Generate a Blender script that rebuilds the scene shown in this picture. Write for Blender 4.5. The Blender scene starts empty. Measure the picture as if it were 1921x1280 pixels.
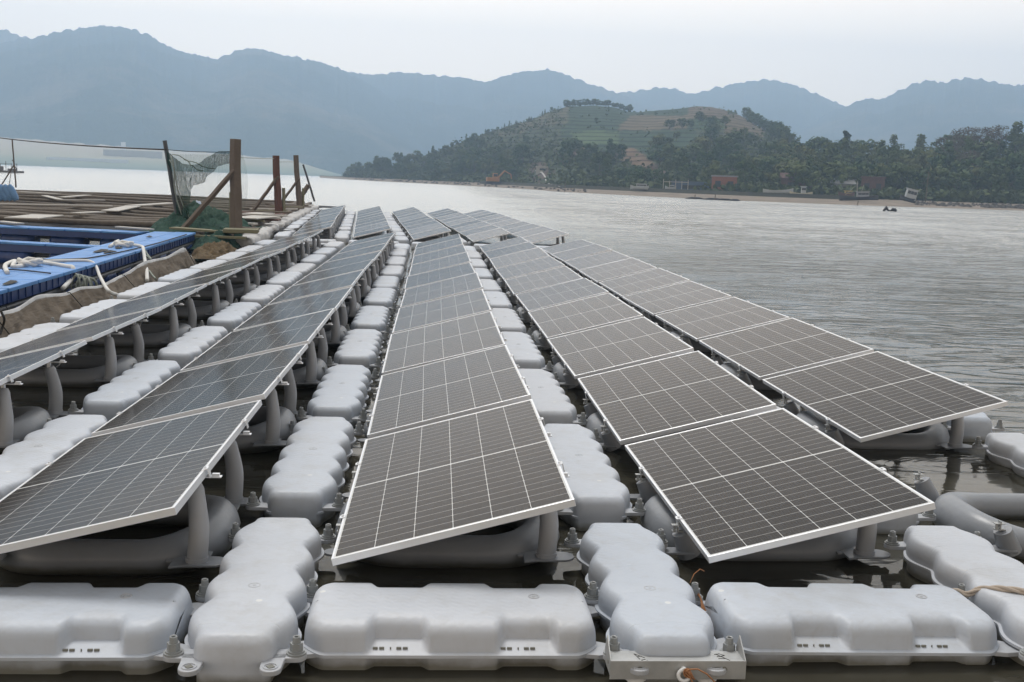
import bpy, math, random
from mathutils import Vector, Matrix
R = math.radians
pi = math.pi
S = bpy.context.scene
COL = S.collection

# ------------------------------------------------------------------ camera
F, H = 2026.75, 2.004
PITCH, ROLL, YAW = R(8.4287), R(2.0626), R(4.549)
fwd_h = Vector((math.sin(YAW), math.cos(YAW), 0))
rgt_h = Vector((math.cos(YAW), -math.sin(YAW), 0))
fwd = fwd_h*math.cos(PITCH) + Vector((0, 0, -math.sin(PITCH)))
up0 = fwd_h*math.sin(PITCH) + Vector((0, 0, math.cos(PITCH)))
rt = rgt_h*math.cos(ROLL) + up0*math.sin(ROLL)
up = -rgt_h*math.sin(ROLL) + up0*math.cos(ROLL)
cd = bpy.data.cameras.new('camera'); cam = bpy.data.objects.new('camera', cd); COL.objects.link(cam)
M = Matrix((rt, up, -fwd)).transposed().to_4x4(); M.translation = Vector((0, 0, H)); cam.matrix_world = M
cd.sensor_width = 36; cd.lens = F/1921*36; cd.clip_start = .05; cd.clip_end = 20000
S.camera = cam

def ray(px, py):
    return fwd + rt*((px-960.5)/F) + up*(-(py-640)/F)
def at(px, py, z):
    d = ray(px, py); k = (z-H)/d.z
    return Vector((d.x*k, d.y*k, z))
def at_y(px, py, y):
    d = ray(px, py); k = y/d.y
    return Vector((d.x*k, y, H+d.z*k))
def hor(px): return 339.66+(px-960.5)*math.tan(ROLL)
def dirp(px):
    d = ray(px, hor(px)); d.z = 0; return d.normalized()

# ------------------------------------------------------------------ materials
def mat(name, build):
    m = bpy.data.materials.new(name); m.use_nodes = True
    nt = m.node_tree; nt.nodes.clear()
    out = nt.nodes.new('ShaderNodeOutputMaterial')
    build(N(nt), out); return m
class N:
    def __init__(s, nt): s.nt = nt
    def n(s, t, props={}, **ins):
        nd = s.nt.nodes.new('ShaderNode'+t)
        for k, v in props.items(): setattr(nd, k, v)
        for k, v in ins.items():
            k = int(k[1:]) if k[0] == 'i' and k[1:].isdigit() else k.replace('_', ' ')
            s.set(nd.inputs[k], v)
        return nd
    def set(s, sock, v):
        if isinstance(v, bpy.types.NodeSocket): s.nt.links.new(v, sock)
        elif isinstance(v, bpy.types.Node): s.nt.links.new(v.outputs[0], sock)
        else:
            if isinstance(v, tuple) and len(v) == 3 and sock.type == 'RGBA': v = (*v, 1)
            sock.default_value = v
    def math(s, op, a, b=0., c=None):
        nd = s.n('Math', {'operation': op}); s.set(nd.inputs[0], a); s.set(nd.inputs[1], b)
        if c is not None: s.set(nd.inputs[2], c)
        return nd.outputs[0]
    def mix(s, f, a, b, mode='MIX'):
        nd = s.n('Mix', {'data_type': 'RGBA', 'blend_type': mode}); s.set(nd.inputs[0], f); s.set(nd.inputs[6], a); s.set(nd.inputs[7], b)
        return nd.outputs[2]
    def obj(s): return s.n('TexCoord').outputs['Object']
    def geo(s): return s.n('NewGeometry').outputs['Position']
    def noise(s, vec, scale, detail=3., rough=.5, dist=0.):
        nd = s.n('TexNoise', Scale=scale, Detail=detail, Roughness=rough, Distortion=dist); s.set(nd.inputs['Vector'], vec); return nd.outputs[0]
    def ramp(s, f, stops):
        nd = s.n('ValToRGB'); s.set(nd.inputs[0], f); cr = nd.color_ramp
        while len(cr.elements) < len(stops): cr.elements.new(.5)
        for e, (p, c) in zip(cr.elements, stops):
            e.position = p; e.color = (*c, 1) if isinstance(c, tuple) else (c, c, c, 1)
        return nd.outputs[0]
    def scale(s, vec, sc):
        nd = s.n('Mapping'); s.set(nd.inputs[0], vec); nd.inputs['Scale'].default_value = sc; return nd.outputs[0]
    def bump(s, h, strength, dist, normal=None):
        nd = s.n('Bump', Strength=strength, Distance=dist); s.set(nd.inputs['Height'], h)
        if normal is not None: s.set(nd.inputs['Normal'], normal)
        return nd.outputs[0]
    def bsdf(s, out, **k):
        p = s.n('BsdfPrincipled', **k); s.nt.links.new(p.outputs[0], out.inputs[0]); return p

def simple(name, col, rough=.6, metal=0., var=.25, sc=6., bump=.0, spec=.5):
    def b(g, o):
        v = g.obj(); n = g.noise(v, sc, 5., .6)
        c = g.mix(n, tuple(x*(1-var) for x in col), tuple(min(1, x*(1+var)) for x in col))
        k = dict(Base_Color=c, Roughness=rough, Metallic=metal, Specular_IOR_Level=spec)
        p = g.bsdf(o, **k)
        if bump: g.set(p.inputs['Normal'], g.bump(g.noise(v, sc*4, 4.), .6, bump))
    return mat(name, b)

def float_plastic(g, o, grooves=True):
    v = g.obj(); sx = g.n('SeparateXYZ'); g.set(sx.inputs[0], v)
    X, Y, Z = sx.outputs
    oi = g.n('ObjectInfo').outputs['Random']
    n1 = g.noise(v, 3.5, 6., .65); n2 = g.noise(v, 38., 4., .6)
    base = g.mix(n1, (.43, .465, .52), (.54, .575, .63))
    tint = g.ramp(oi, [(0, (.90, .93, .96)), (.5, (1, 1, 1)), (1, (.97, .95, .93))])
    base = g.mix(1., base, tint, 'MULTIPLY')
    speck = g.ramp(n2, [(.0, .86), (.38, 1.), (1, 1.)])
    base = g.mix(.7, base, speck, 'MULTIPLY')
    # dry splash marks and grime
    spl = g.ramp(g.noise(v, 9., 5., .7, 1.), [(.52, 0.), (.66, 1.)])
    base = g.mix(g.math('MULTIPLY', spl, .16), base, (.33, .32, .30))
    vo = g.n('TexVoronoi', Scale=7.); g.set(vo.inputs['Vector'], v)
    drop = g.math('MULTIPLY', g.math('LESS_THAN', vo.outputs['Distance'], .10), g.math('GREATER_THAN', g.noise(v, 2.1, 2.), .60))
    base = g.mix(g.math('MULTIPLY', drop, .55), base, (.72, .72, .68))
    mud = g.ramp(g.noise(g.n('VectorMath', {'operation': 'ADD'}, i0=v, i1=g.n('ObjectInfo').outputs['Location']), 1.7, 6., .75), [(.50, 0.), (.72, 1.)])
    base = g.mix(g.math('MULTIPLY', mud, .38), base, (.30, .285, .25))
    # algae and rust coloured band near the waterline
    zz = g.math('ADD', Z, g.math('MULTIPLY', g.math('SUBTRACT', g.noise(v, 12., 4.), .5), .045))
    band = g.ramp(zz, [(.012, 1.), (.05, 0.)])
    base = g.mix(g.math('MULTIPLY', band, .75), base, (.085, .075, .03))
    # moulded tread: shallow chevrons on the top
    zig = g.math('ABSOLUTE', g.math('SUBTRACT', g.math('FRACT', g.math('MULTIPLY', X, 14.)), .5))
    w = g.math('SINE', g.math('MULTIPLY', g.math('ADD', Y, g.math('MULTIPLY', zig, .05)), 150.))
    top = g.ramp(Z, [(.165, 0.), (.195, 1.)])
    w = g.math('MULTIPLY', w, g.math('MULTIPLY', top, .22))
    gr = g.math('ABSOLUTE', g.math('SUBTRACT', g.math('FRACT', g.math('DIVIDE', g.math('ADD', Y, g.math('MULTIPLY', g.math('ABSOLUTE', X), .22)), .3375)), .5))
    gv = g.math('MULTIPLY', g.ramp(gr, [(.0, 1.), (.018, 0.)]), top)
    bp = g.bump(g.math('ADD', w, g.math('MULTIPLY', n1, 2.)), .55, .0025)
    if grooves: bp = g.bump(g.math('SUBTRACT', 1., gv), .5, .0035, bp)
    g.bsdf(o, Base_Color=base, Roughness=g.math('ADD', .42, g.math('MULTIPLY', n1, .18)), Normal=bp)
M_FLOAT = mat('grey_float_plastic', float_plastic)
M_WIDE = mat('wide_float_plastic', lambda g, o: float_plastic(g, o, False))

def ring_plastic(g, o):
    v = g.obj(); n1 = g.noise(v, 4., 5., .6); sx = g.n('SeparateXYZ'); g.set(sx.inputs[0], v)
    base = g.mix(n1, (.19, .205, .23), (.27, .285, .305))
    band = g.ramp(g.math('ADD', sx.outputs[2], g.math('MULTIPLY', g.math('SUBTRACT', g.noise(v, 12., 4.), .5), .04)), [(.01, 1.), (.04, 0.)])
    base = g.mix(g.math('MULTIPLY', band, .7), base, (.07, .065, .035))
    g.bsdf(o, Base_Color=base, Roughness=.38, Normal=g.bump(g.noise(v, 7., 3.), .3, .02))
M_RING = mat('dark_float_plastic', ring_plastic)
M_PIPE = simple('pipe_plastic', (.36, .375, .40), .38, 0, .14, 5.)
M_LUG = simple('lug_plastic', (.40, .42, .45), .45, 0, .2, 20.)
M_BOLT = simple('bolt_plastic', (.27, .285, .29), .4, 0, .3, 30.)
M_ALU = simple('anodised_aluminium', (.80, .82, .85), .32, .55, .06, 9.)
M_STEEL = simple('galvanised_steel', (.42, .43, .43), .5, .45, .3, 14., .001)
M_BLACK = simple('black_cable', (.015, .015, .016), .5)
M_SLOT = simple('dark_slot', (.17, .17, .15), .7)

def glass_pv(g, o):
    v = g.obj(); sx = g.n('SeparateXYZ'); g.set(sx.inputs[0], v); X, Y, Z = sx.outputs
    oi = g.n('ObjectInfo').outputs['Random']
    # object x: -W/2..W/2 , y: 0..L ; six columns of half cells
    def line(c, pitch, off, half):
        f = g.math('FRACT', g.math('DIVIDE', g.math('SUBTRACT', c, off), pitch))
        d = g.math('MULTIPLY', g.math('MINIMUM', f, g.math('SUBTRACT', 1., f)), pitch)
        return g.math('LESS_THAN', d, half), d
    cx, dx = line(X, .1835, -.5505, .0015)
    ym = g.math('ABSOLUTE', g.math('SUBTRACT', Y, 1.1395))
    cy, dy = line(ym, .0922, .009, .0016)
    mid = g.math('LESS_THAN', ym, .0065)
    edge = g.math('GREATER_THAN', ym, 1.117)
    edx = g.math('GREATER_THAN', g.math('ABSOLUTE', X), .5505)
    dot = g.math('LESS_THAN', g.math('ADD', dx, dy), .0062)
    strong = g.math('MAXIMUM', g.math('MAXIMUM', cx, mid), g.math('MAXIMUM', dot, g.math('MAXIMUM', edge, edx)))
    fine = g.math('LESS_THAN', g.math('FRACT', g.math('MULTIPLY', g.math('ADD', X, .5505), 60.)), .16)
    ci = g.n('TexWhiteNoise', {'noise_dimensions': '2D'})
    cv = g.n('CombineXYZ'); g.set(cv.inputs[0], g.math('FLOOR', g.math('DIVIDE', g.math('ADD', X, .5505), .1835)))
    g.set(cv.inputs[1], g.math('ADD', g.math('FLOOR', g.math('DIVIDE', g.math('SUBTRACT', Y, .02), .0922)), g.math('MULTIPLY', oi, 77.)))
    g.set(ci.inputs[0], cv)
    cell = g.mix(ci.outputs[0], (.010, .009, .009), (.018, .016, .0155))
    cell = g.mix(g.math('MULTIPLY', fine, .25), cell, (.08, .078, .075))
    cell = g.mix(g.math('MULTIPLY', cy, .85), cell, (.48, .48, .47))
    dust = g.noise(v, 2.3, 6., .7); dust2 = g.noise(v, 30., 4., .6)
    cell = g.mix(strong, cell, (.60, .61, .61))
    dm = g.math('MULTIPLY', g.math('ADD', g.ramp(dust, [(.3, 0.), (.8, 1.)]), g.ramp(dust2, [(.55, 0.), (.8, .8)])), .07)
    cell = g.mix(g.math('ADD', dm, .010), cell, (.24, .225, .20))
    g.bsdf(o, Base_Color=cell, Roughness=g.math('ADD', .10, g.math('MULTIPLY', dust, .12)), IOR=1.17, Specular_Tint=(1., .935, .86),
           Normal=g.bump(g.noise(v, 1.6, 2.), .25, .004))
M_PV = mat('solar_cells_under_glass', glass_pv)
M_BACK = simple('panel_backsheet', (.22, .22, .23), .6)

# ------------------------------------------------------------------ mesh helpers
class MB:
    def __init__(s): s.v = []; s.f = []
    def add(s, vs, fs, mtx=None):
        o = len(s.v)
        if mtx is not None: vs = [mtx @ Vector(v) for v in vs]
        s.v += [tuple(v) for v in vs]; s.f += [tuple(i+o for i in f) for f in fs]; return s
    def box(s, x0, x1, y0, y1, z0, z1, mtx=None):
        return s.add([(x0, y0, z0), (x1, y0, z0), (x1, y1, z0), (x0, y1, z0), (x0, y0, z1), (x1, y0, z1), (x1, y1, z1), (x0, y1, z1)],
              [(0, 3, 2, 1), (4, 5, 6, 7), (0, 1, 5, 4), (1, 2, 6, 5), (2, 3, 7, 6), (3, 0, 4, 7)], mtx)
    def cyl(s, c, r, z0, z1, n=12, r2=None, mtx=None):
        r2 = r if r2 is None else r2; vs = []
        for k in range(n):
            a = 2*pi*k/n; vs.append((c[0]+r*math.cos(a), c[1]+r*math.sin(a), z0))
        for k in range(n):
            a = 2*pi*k/n; vs.append((c[0]+r2*math.cos(a), c[1]+r2*math.sin(a), z1))
        fs = [(k, (k+1) % n, n+(k+1) % n, n+k) for k in range(n)] + [tuple(range(n-1, -1, -1)), tuple(range(n, 2*n))]
        return s.add(vs, fs, mtx)
    def tube(s, pts, r, n=8, closed=False, cap=True):
        pts = [Vector(p) for p in pts]; m = len(pts); rr = r if isinstance(r, (list, tuple)) else [r]*m
        vs = []; prev = None
        for i, p in enumerate(pts):
            a = pts[(i-1) % m] if (closed or i > 0) else p; b = pts[(i+1) % m] if (closed or i < m-1) else p
            t = (b-a).normalized()
            ref = Vector((0, 0, 1)) if abs(t.z) < .9 else Vector((0, 1, 0))
            if prev is not None:
                u = prev - t*prev.dot(t); u = u.normalized() if u.length > 1e-6 else t.cross(ref).normalized()
            else: u = t.cross(ref).normalized()
            prev = u; w = t.cross(u)
            for k in range(n):
                an = 2*pi*k/n; vs.append(p+(u*math.cos(an)+w*math.sin(an))*rr[i])
        fs = []
        for i in range(m if closed else m-1):
            for k in range(n):
                j = (i+1) % m
                fs.append((i*n+k, i*n+(k+1) % n, j*n+(k+1) % n, j*n+k))
        if cap and not closed: fs += [tuple(range(n-1, -1, -1)), tuple((m-1)*n+k for k in range(n))]
        return s.add(vs, fs)
    def grid(s, rows, close_u=False, caps=False):
        m = len(rows); n = len(rows[0]); vs = [v for r in rows for v in r]; fs = []
        for i in range(m-1):
            for k in range(n if close_u else n-1):
                fs.append((i*n+k, i*n+(k+1) % n, (i+1)*n+(k+1) % n, (i+1)*n+k))
        if caps: fs += [tuple(range(n-1, -1, -1)), tuple((m-1)*n+k for k in range(n))]
        return s.add(vs, fs)
    def mesh(s, name, material, smooth=None):
        me = bpy.data.meshes.new(name); me.from_pydata(s.v, [], s.f); me.update()
        import bmesh
        bm = bmesh.new(); bm.from_mesh(me); bmesh.ops.recalc_face_normals(bm, faces=bm.faces); bm.to_mesh(me); bm.free()
        for m in (material if isinstance(material, (list, tuple)) else [material]): me.materials.append(m)
        if smooth is not None:
            me.polygons.foreach_set('use_smooth', [True]*len(me.polygons))
            if smooth < 180:
                try: me.set_sharp_from_angle(angle=R(smooth))
                except Exception: pass
        return me
    def obj(s, name, material, parent=None, smooth=None, loc=None, bevel=0.):
        return link(name, s.mesh(name, material, smooth), parent, loc, bevel)

def link(name, me, parent=None, loc=None, bevel=0.):
    o = bpy.data.objects.new(name, me); COL.objects.link(o)
    if parent is not None: o.parent = parent
    if loc is not None: o.location = loc
    if bevel:
        b = o.modifiers.new('bevel', 'BEVEL'); b.width = bevel; b.segments = 2; b.limit_method = 'ANGLE'; b.angle_limit = R(40)
    return o
def tag(o, label=None, cat=None, group=None, kind=None):
    if label: o['label'] = label
    if cat: o['category'] = cat
    if group: o['group'] = group
    if kind: o['kind'] = kind
    return o
def empty(name, loc=(0, 0, 0), rz=0.):
    o = bpy.data.objects.new(name, None); COL.objects.link(o); o.location = loc; o.rotation_euler.z = rz
    o.empty_display_size = .2; return o
def copy_tree(o, parent=None):
    c = o.copy(); COL.objects.link(c); c.parent = parent
    for ch in list(o.children): copy_tree(ch, c)
    return c
def rng(*k): return random.Random(str(k))
def lerp(a, b, t): return a+(b-a)*t
def sst(t): t = max(0., min(1., t)); return t*t*(3-2*t)
def interp(tab, x):
    if x <= tab[0][0]: return tab[0][1]
    for (a, fa), (b, fb) in zip(tab, tab[1:]):
        if x <= b: return fa+(fb-fa)*(x-a)/(b-a)
    return tab[-1][1]
def sinterp(tab, x):   # smooth
    if x <= tab[0][0]: return tab[0][1]
    n = len(tab)
    for i in range(n-1):
        if x <= tab[i+1][0]:
            x0, y0 = tab[i]; x1, y1 = tab[i+1]; xm, ym = tab[max(i-1, 0)]; xp, yp = tab[min(i+2, n-1)]
            t = (x-x0)/(x1-x0)
            m0 = (y1-ym)/(x1-xm)*(x1-x0); m1 = (yp-y0)/(xp-x0)*(x1-x0)
            return (2*t**3-3*t*t+1)*y0+(t**3-2*t*t+t)*m0+(-2*t**3+3*t*t)*y1+(t**3-t*t)*m1
    return tab[-1][1]
ORD = ['first', 'second', 'third', 'fourth', 'fifth', 'sixth', 'seventh', 'eighth', 'ninth', 'tenth', 'eleventh', 'twelfth']
def ordn(i):
    if i < 12: return ORD[i]
    k = i+1
    return '%d%s' % (k, 'th' if 10 < k % 100 < 14 else {1: 'st', 2: 'nd', 3: 'rd'}.get(k % 10, 'th'))
from mathutils import noise as mn
def fbm(x, y, z=0., o=5):
    a = 1.; s = 0.; f = 1.
    for _ in range(o):
        s += a*mn.noise((x*f, y*f, z+f)); a *= .5; f *= 2.03
    return s

# ------------------------------------------------------------------ floats
def lobed_mesh(length, lobes, seg=14):
    """walkway float, y from 0 to length, half width about .22, top at z .2, moulded seam lip at z .08"""
    b = MB(); rows = []; m = lobes*seg+8
    end = .10
    INS = {.115: .001, .140: .003, .162: .008, .180: .016, .192: .027, .1985: .043}
    prof = [(-.70, -.12), (-.86, -.10), (-.93, -.04), (-.93, .070), (-1.06, .073), (-1.06, .085), (-.99, .088), (-.985, .115), (-.962, .140), (-.93, .162), (-.88, .180), (-.81, .192), (-.70, .1985), (-.45, .2)]
    full = prof+[(0, .2)]+[(-x, z) for x, z in reversed(prof)]
    for i in range(m+1):
        t = i/m; y = t*length
        ph = (y-end)/(length-2*end)*lobes
        if 0 <= ph <= lobes: s = abs(math.sin(pi*ph))**1.35
        else: s = 0
        w = .176+.048*s; nk = sst((min(y, length-y)-.06)/.09); w = w*nk+.160*(1-nk)
        e = min(y, length-y)
        if e < .07: w *= .80+.20*math.sqrt(max(0, 1-(1-e/.07)**2))
        zt = 1.
        if e < .055: zt = .60+.40*math.sqrt(max(0, 1-(1-e/.055)**2))
        row = []
        for x, z in full:
            ax = abs(x); sg = 1 if x > 0 else -1
            if z > .1: xx = sg*(w-INS[round(z, 4)]) if ax > .46 else x*w
            else: xx = x*w
            zz = z if z <= .088 else .088+(z-.088)*zt
            row.append((xx, y, zz))
        rows.append(row)
    b.grid(rows, True, True); return b

def wide_mesh(Lx=1.215, Wy=.56):
    b = MB(); rows = []; m = 96
    def bumpf(t, a, c, w=.035): return sst((t-a+w/2)/w)*(1-sst((t-c-w/2)/w+.0))
    for i in range(m+1):
        t = i/m; x = t*Lx
        nn = max(bumpf(t, .225, .375), bumpf(t, .665, .815)); nf = max(bumpf(t, .22, .375), bumpf(t, .64, .79))
        e = min(x, Lx-x)
        ins = .0; zt = 1.
        if e < .09: ins = .085*(1-e/.09)**1.6
        if e < .05: zt = .50+.50*math.sqrt(max(0, 1-(1-e/.05)**2))
        a, c = ins, Wy-ins; r = []
        def z(v): return .088+(v-.088)*zt if v > .088 else v
        n = .012+.070*nn; q = .012+.055*nf
        un = .03+.035*nn; uf = .03+.04*nf
        near = [(a+un+.06, -.10), (a+un, -.07+.035*nn), (a+un, .066), (a-.012, .070), (a-.012, .083), (a+.006, .088),
                (a+.006+.045*nn, .094+.012*nn), (a+n, .115), (a+n+.004, .140), (a+n+.012, .165), (a+n+.028, .183), (a+n+.052, .194), (a+n+.085, .199), (a+.24, .2)]
        far = [(c-uf-.06, -.10), (c-uf, -.07), (c-uf, .066), (c+.012, .070), (c+.012, .083), (c-.006, .088),
               (c-.006-.03*nf, .094), (c-q, .115), (c-q-.004, .140), (c-q-.012, .165), (c-q-.028, .183), (c-q-.052, .194), (c-q-.085, .199), (c-.24, .2)]
        rows.append([(x, yy, z(zz)) for yy, zz in near]+[(x, yy, z(zz)) for yy, zz in reversed(far)])
    b.grid(rows, True, True); return b

def lug_mb(b, x, y, ang=0., ln=.075, w=.042, z0=.082, z1=.104, hole=True):
    """rounded ear starting at x,y and reaching ln out along ang"""
    n = 10; pts = [(-.05, -w*1.35), (0.01, -w*1.05)]
    for k in range(n+1):
        a = -pi/2+pi*k/n; pts.append((ln+w*math.cos(a), w*math.sin(a)))
    pts += [(0.01, w*1.05), (-.05, w*1.35)]
    m = len(pts); c, s_ = math.cos(ang), math.sin(ang)
    P = [(x+p[0]*c-p[1]*s_, y+p[0]*s_+p[1]*c) for p in pts]
    b.add([(p[0], p[1], z0) for p in P]+[(p[0], p[1], z1) for p in P],
          [tuple(range(m-1, -1, -1)), tuple(range(m, 2*m))]+[(k, (k+1) % m, m+(k+1) % m, m+k) for k in range(m)])
    return x+ln*c, y+ln*s_
def bolt_mb(b, x, y, z=.104, s=1.):
    b.cyl((x, y), .040*s, z, z+.008*s, 20); b.cyl((x, y), .033*s, z+.008*s, z+.015*s, 20)
    b.cyl((x, y), .0265*s, z+.015*s, z+.046*s, 6, .0255*s); b.cyl((x, y), .0175*s, z+.046*s, z+.052*s, 14)
    # ring shaped cap
    vs = []; n = 14
    for r_, zz in ((.0165*s, z+.052*s), (.0155*s, z+.070*s), (.0125*s, z+.073*s), (.0085*s, z+.071*s), (.0085*s, z+.060*s)):
        for k in range(n):
            a = 2*pi*k/n; vs.append((x+r_*math.cos(a), y+r_*math.sin(a), zz))
    fs = [(i*n+k, i*n+(k+1) % n, (i+1)*n+(k+1) % n, (i+1)*n+k) for i in range(4) for k in range(n)]+[tuple(4*n+k for k in range(n))]
    b.add(vs, fs)

def walkway_proto(length, lobes, lugs, plug_y, front=False):
    r = empty('walkway_float')
    lobed_mesh(length, lobes).obj('body', M_FLOAT, r, 50)
    for (x, y, a) in lugs:
        b = MB(); ex, ey = lug_mb(b, x, y, a); lg = b.obj('lug', M_LUG, r, None, bevel=.004)
        b = MB(); bolt_mb(b, ex, ey); b.obj('bolt', M_BOLT, lg, 40)
    if front:
        for sx in (-1, 1):
            b = MB(); ex, ey = lug_mb(b, sx*.155, .02, -pi/2, .07, .042)
            lg = b.obj('lug', M_LUG, r, None, bevel=.004)
            MB().box(-.013, .013, -.013, .013, .1045, .107, Matrix.Translation((ex, ey, 0)) @ Matrix.Rotation(.6, 4, 'Z')).obj('lug_hole', M_SLOT, lg)
            bb = MB(); n = 20; vs = []
            for rr, zz in ((.030, .104), (.029, .108), (.024, .108), (.023, .104)):
                for k in range(n):
                    a = 2*pi*k/n; vs.append((ex+rr*math.cos(a), ey+rr*math.sin(a), zz))
            bb.add(vs, [(i*n+k, i*n+(k+1) % n, (i+1)*n+(k+1) % n, (i+1)*n+k) for i in range(3) for k in range(n)])
            bb.obj('lug_boss', M_LUG, lg, 40)
    b = MB(); n = 18; vs = []
    zt = .197
    for rr, zz in ((.030, zt-.004), (.028, zt+.004), (.022, zt+.004), (.021, zt+.001), (.008, zt+.001), (.007, zt+.004)):
        for k in range(n):
            a = 2*pi*k/n; vs.append((rr*math.cos(a), plug_y+rr*math.sin(a), zz))
    b.add(vs, [(i*n+k, i*n+(k+1) % n, (i+1)*n+(k+1) % n, (i+1)*n+k) for i in range(5) for k in range(n)]+[tuple(5*n+k for k in range(n))])
    b.obj('plug', M_LUG, r, 40)
    return r

# lines across the moulding: raised V seams of the front float
P = 2.4097
ROWNAME = ['the row beside the fishing raft', 'the second row from the raft', 'the middle row',
           'the second row from open water', 'the row beside open water']
WALK = {0: 'walkway next to the fishing raft', 1: 'walkway left of the second row',
        2: 'walkway left of the middle row', 3: 'walkway right of the middle row',
        4: 'walkway left of the fifth row', 5: 'outermost walkway at open water'}
CX = {0: -4.27, 1: -2.50, 2: -.73, 3: 1.03, 4: 2.80, 5: 4.56}
YS = 4.065
proto_front = walkway_proto(1.55, 4, [(-.165, .07, pi), (.165, .07, 0), (-.165, .68, pi), (.165, .68, 0), (-.165, 1.47, pi), (.165, 1.47, 0)], .55, True)
proto_walk = walkway_proto(2.02, 5, [(-.17, .08, pi), (.17, .08, 0), (-.17, 1.92, pi), (.17, 1.92, 0)], 1.01)
far_walk_mesh = lobed_mesh(2.02, 5, 8).mesh('walkway_float', M_FLOAT, 50)

def wobble(x, y): return .012*math.sin(y*.55+x*.4)+.008*math.sin(y*1.3+x)
used = {'front': False, 'walk': False}
def place_walk(c, idx, x, y, rz, kind, label, group):
    if kind == 'front' or (kind == 'walk' and y < 17):
        pr = proto_front if kind == 'front' else proto_walk
        o = copy_tree(pr) if used[kind] else pr; used[kind] = True
    else:
        o = link('walkway_float', far_walk_mesh)
    rr = rng('w', c, idx)
    o.location = (x+rr.uniform(-.012, .012), y, wobble(x, y)*.7); o.rotation_euler = (rr.uniform(-.006, .006), rr.uniform(-.012, .012), rz+rr.uniform(-.01, .01))
    tag(o, label, 'walkway float', group)
for c in range(1, 5):
    if c == 1: continue
    lab = {2: 'short lobed grey float with two open lugs at the near end', 3: 'short lobed grey float behind the angled steel plate',
           4: 'short lobed grey float with the twisted rope across it'}[c]
    place_walk(c, 0, CX[c], YS, 0, 'front', lab, 'short floats at the near ends of the walkways')
YW = 6.02
cnt = {}
for c in range(0, 6):
    for k in range(0, 10):
        y = YW+k*P
        x = CX[c]
        if c == 0 and k < 2: continue
        if c == 1 and k < 1: pass
        cnt[c] = cnt.get(c, -1)+1
        place_walk(c, k, x, y, 0, 'walk', 'lobed grey float, %s from the near end, %s' % (ordn(cnt[c]), WALK[c]), 'lobed floats of the near walkways')

# wide front floats
def make_wide():
    r = empty('wide_float')
    wide_mesh().obj('body', M_WIDE, r, 50)
    for cx in (.30, .74):
        b = MB()
        for k, dx in enumerate((-.062, -.036, .034, .060)):
            x0 = (cx)*1.19+dx
            b.box(x0-.010, x0+.010, .020, .027, .094, .103)
        b.cyl((cx*1.19, .023), .003, .094, .103, 8)
        b.obj('slot', M_SLOT, r)
    b = MB(); n = 18; vs = []
    for rr, zz in ((.026, .198), (.025, .203), (.020, .203), (.019, .2005), (.007, .2005), (.006, .203)):
        for k in range(n):
            a = 2*pi*k/n; vs.append((.97+rr*math.cos(a), .33+rr*math.sin(a), zz))
    b.add(vs, [(i*n+k, i*n+(k+1) % n, (i+1)*n+(k+1) % n, (i+1)*n+k) for i in range(5) for k in range(n)]+[tuple(5*n+k for k in range(n))])
    b.obj('plug', M_LUG, r, 40)
    for (x, y, a) in ((.0, .03, pi), (1.215, .03, 0), (.0, .53, pi), (1.215, .53, 0)):
        b = MB()
        s = -1 if a else 1; d = .07 if y < .3 else -.07
        pts = [(x-s*.14, y), (x+s*.0, y-.03*(1 if y < .3 else -1)), (x+s*.09, y-.015*(1 if y < .3 else -1)), (x+s*.09, y+d), (x+s*.0, y+d*1.6), (x-s*.10, y+d*1.2)]
        m = len(pts)
        b.add([(p[0], p[1], .060) for p in pts]+[(p[0], p[1], .080) for p in pts],
              [tuple(range(m-1, -1, -1)), tuple(range(m, 2*m))]+[(k, (k+1) % m, m+(k+1) % m, m+k) for k in range(m)])
        b.obj('lug', M_LUG, r, None, bevel=.003)
    return r
wproto = make_wide()
for i, (x, y, lab) in enumerate(((-.475, 4.18, 'wide smooth grey float in front of the middle panel row'), (1.315, 4.22, 'wide smooth grey float in front of the fourth panel row'),
                                 (-2.215, 4.15, 'wide smooth grey float cut off at the picture edge, before the second row'))):
    o = wproto if i == 0 else copy_tree(wproto)
    o.location = (x, y, .0); o.rotation_euler = (0, [0, .01, -.008][i], [0, .012, -.01][i]); tag(o, lab, 'float', 'wide floats along the near edge')
# cross walkway between the blocks
wfar = wide_mesh(1.4, .62).mesh('wide_float', M_WIDE, 50)
for i in range(5):
    o = link('wide_float', wfar); o.location = (-4.0+i*1.75, 30.25+.02*i, .0); o.rotation_euler.z = -.01
    tag(o, 'wide float of the far cross walkway behind %s' % ROWNAME[i], 'float', 'wide floats of the far cross walkway')

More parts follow.
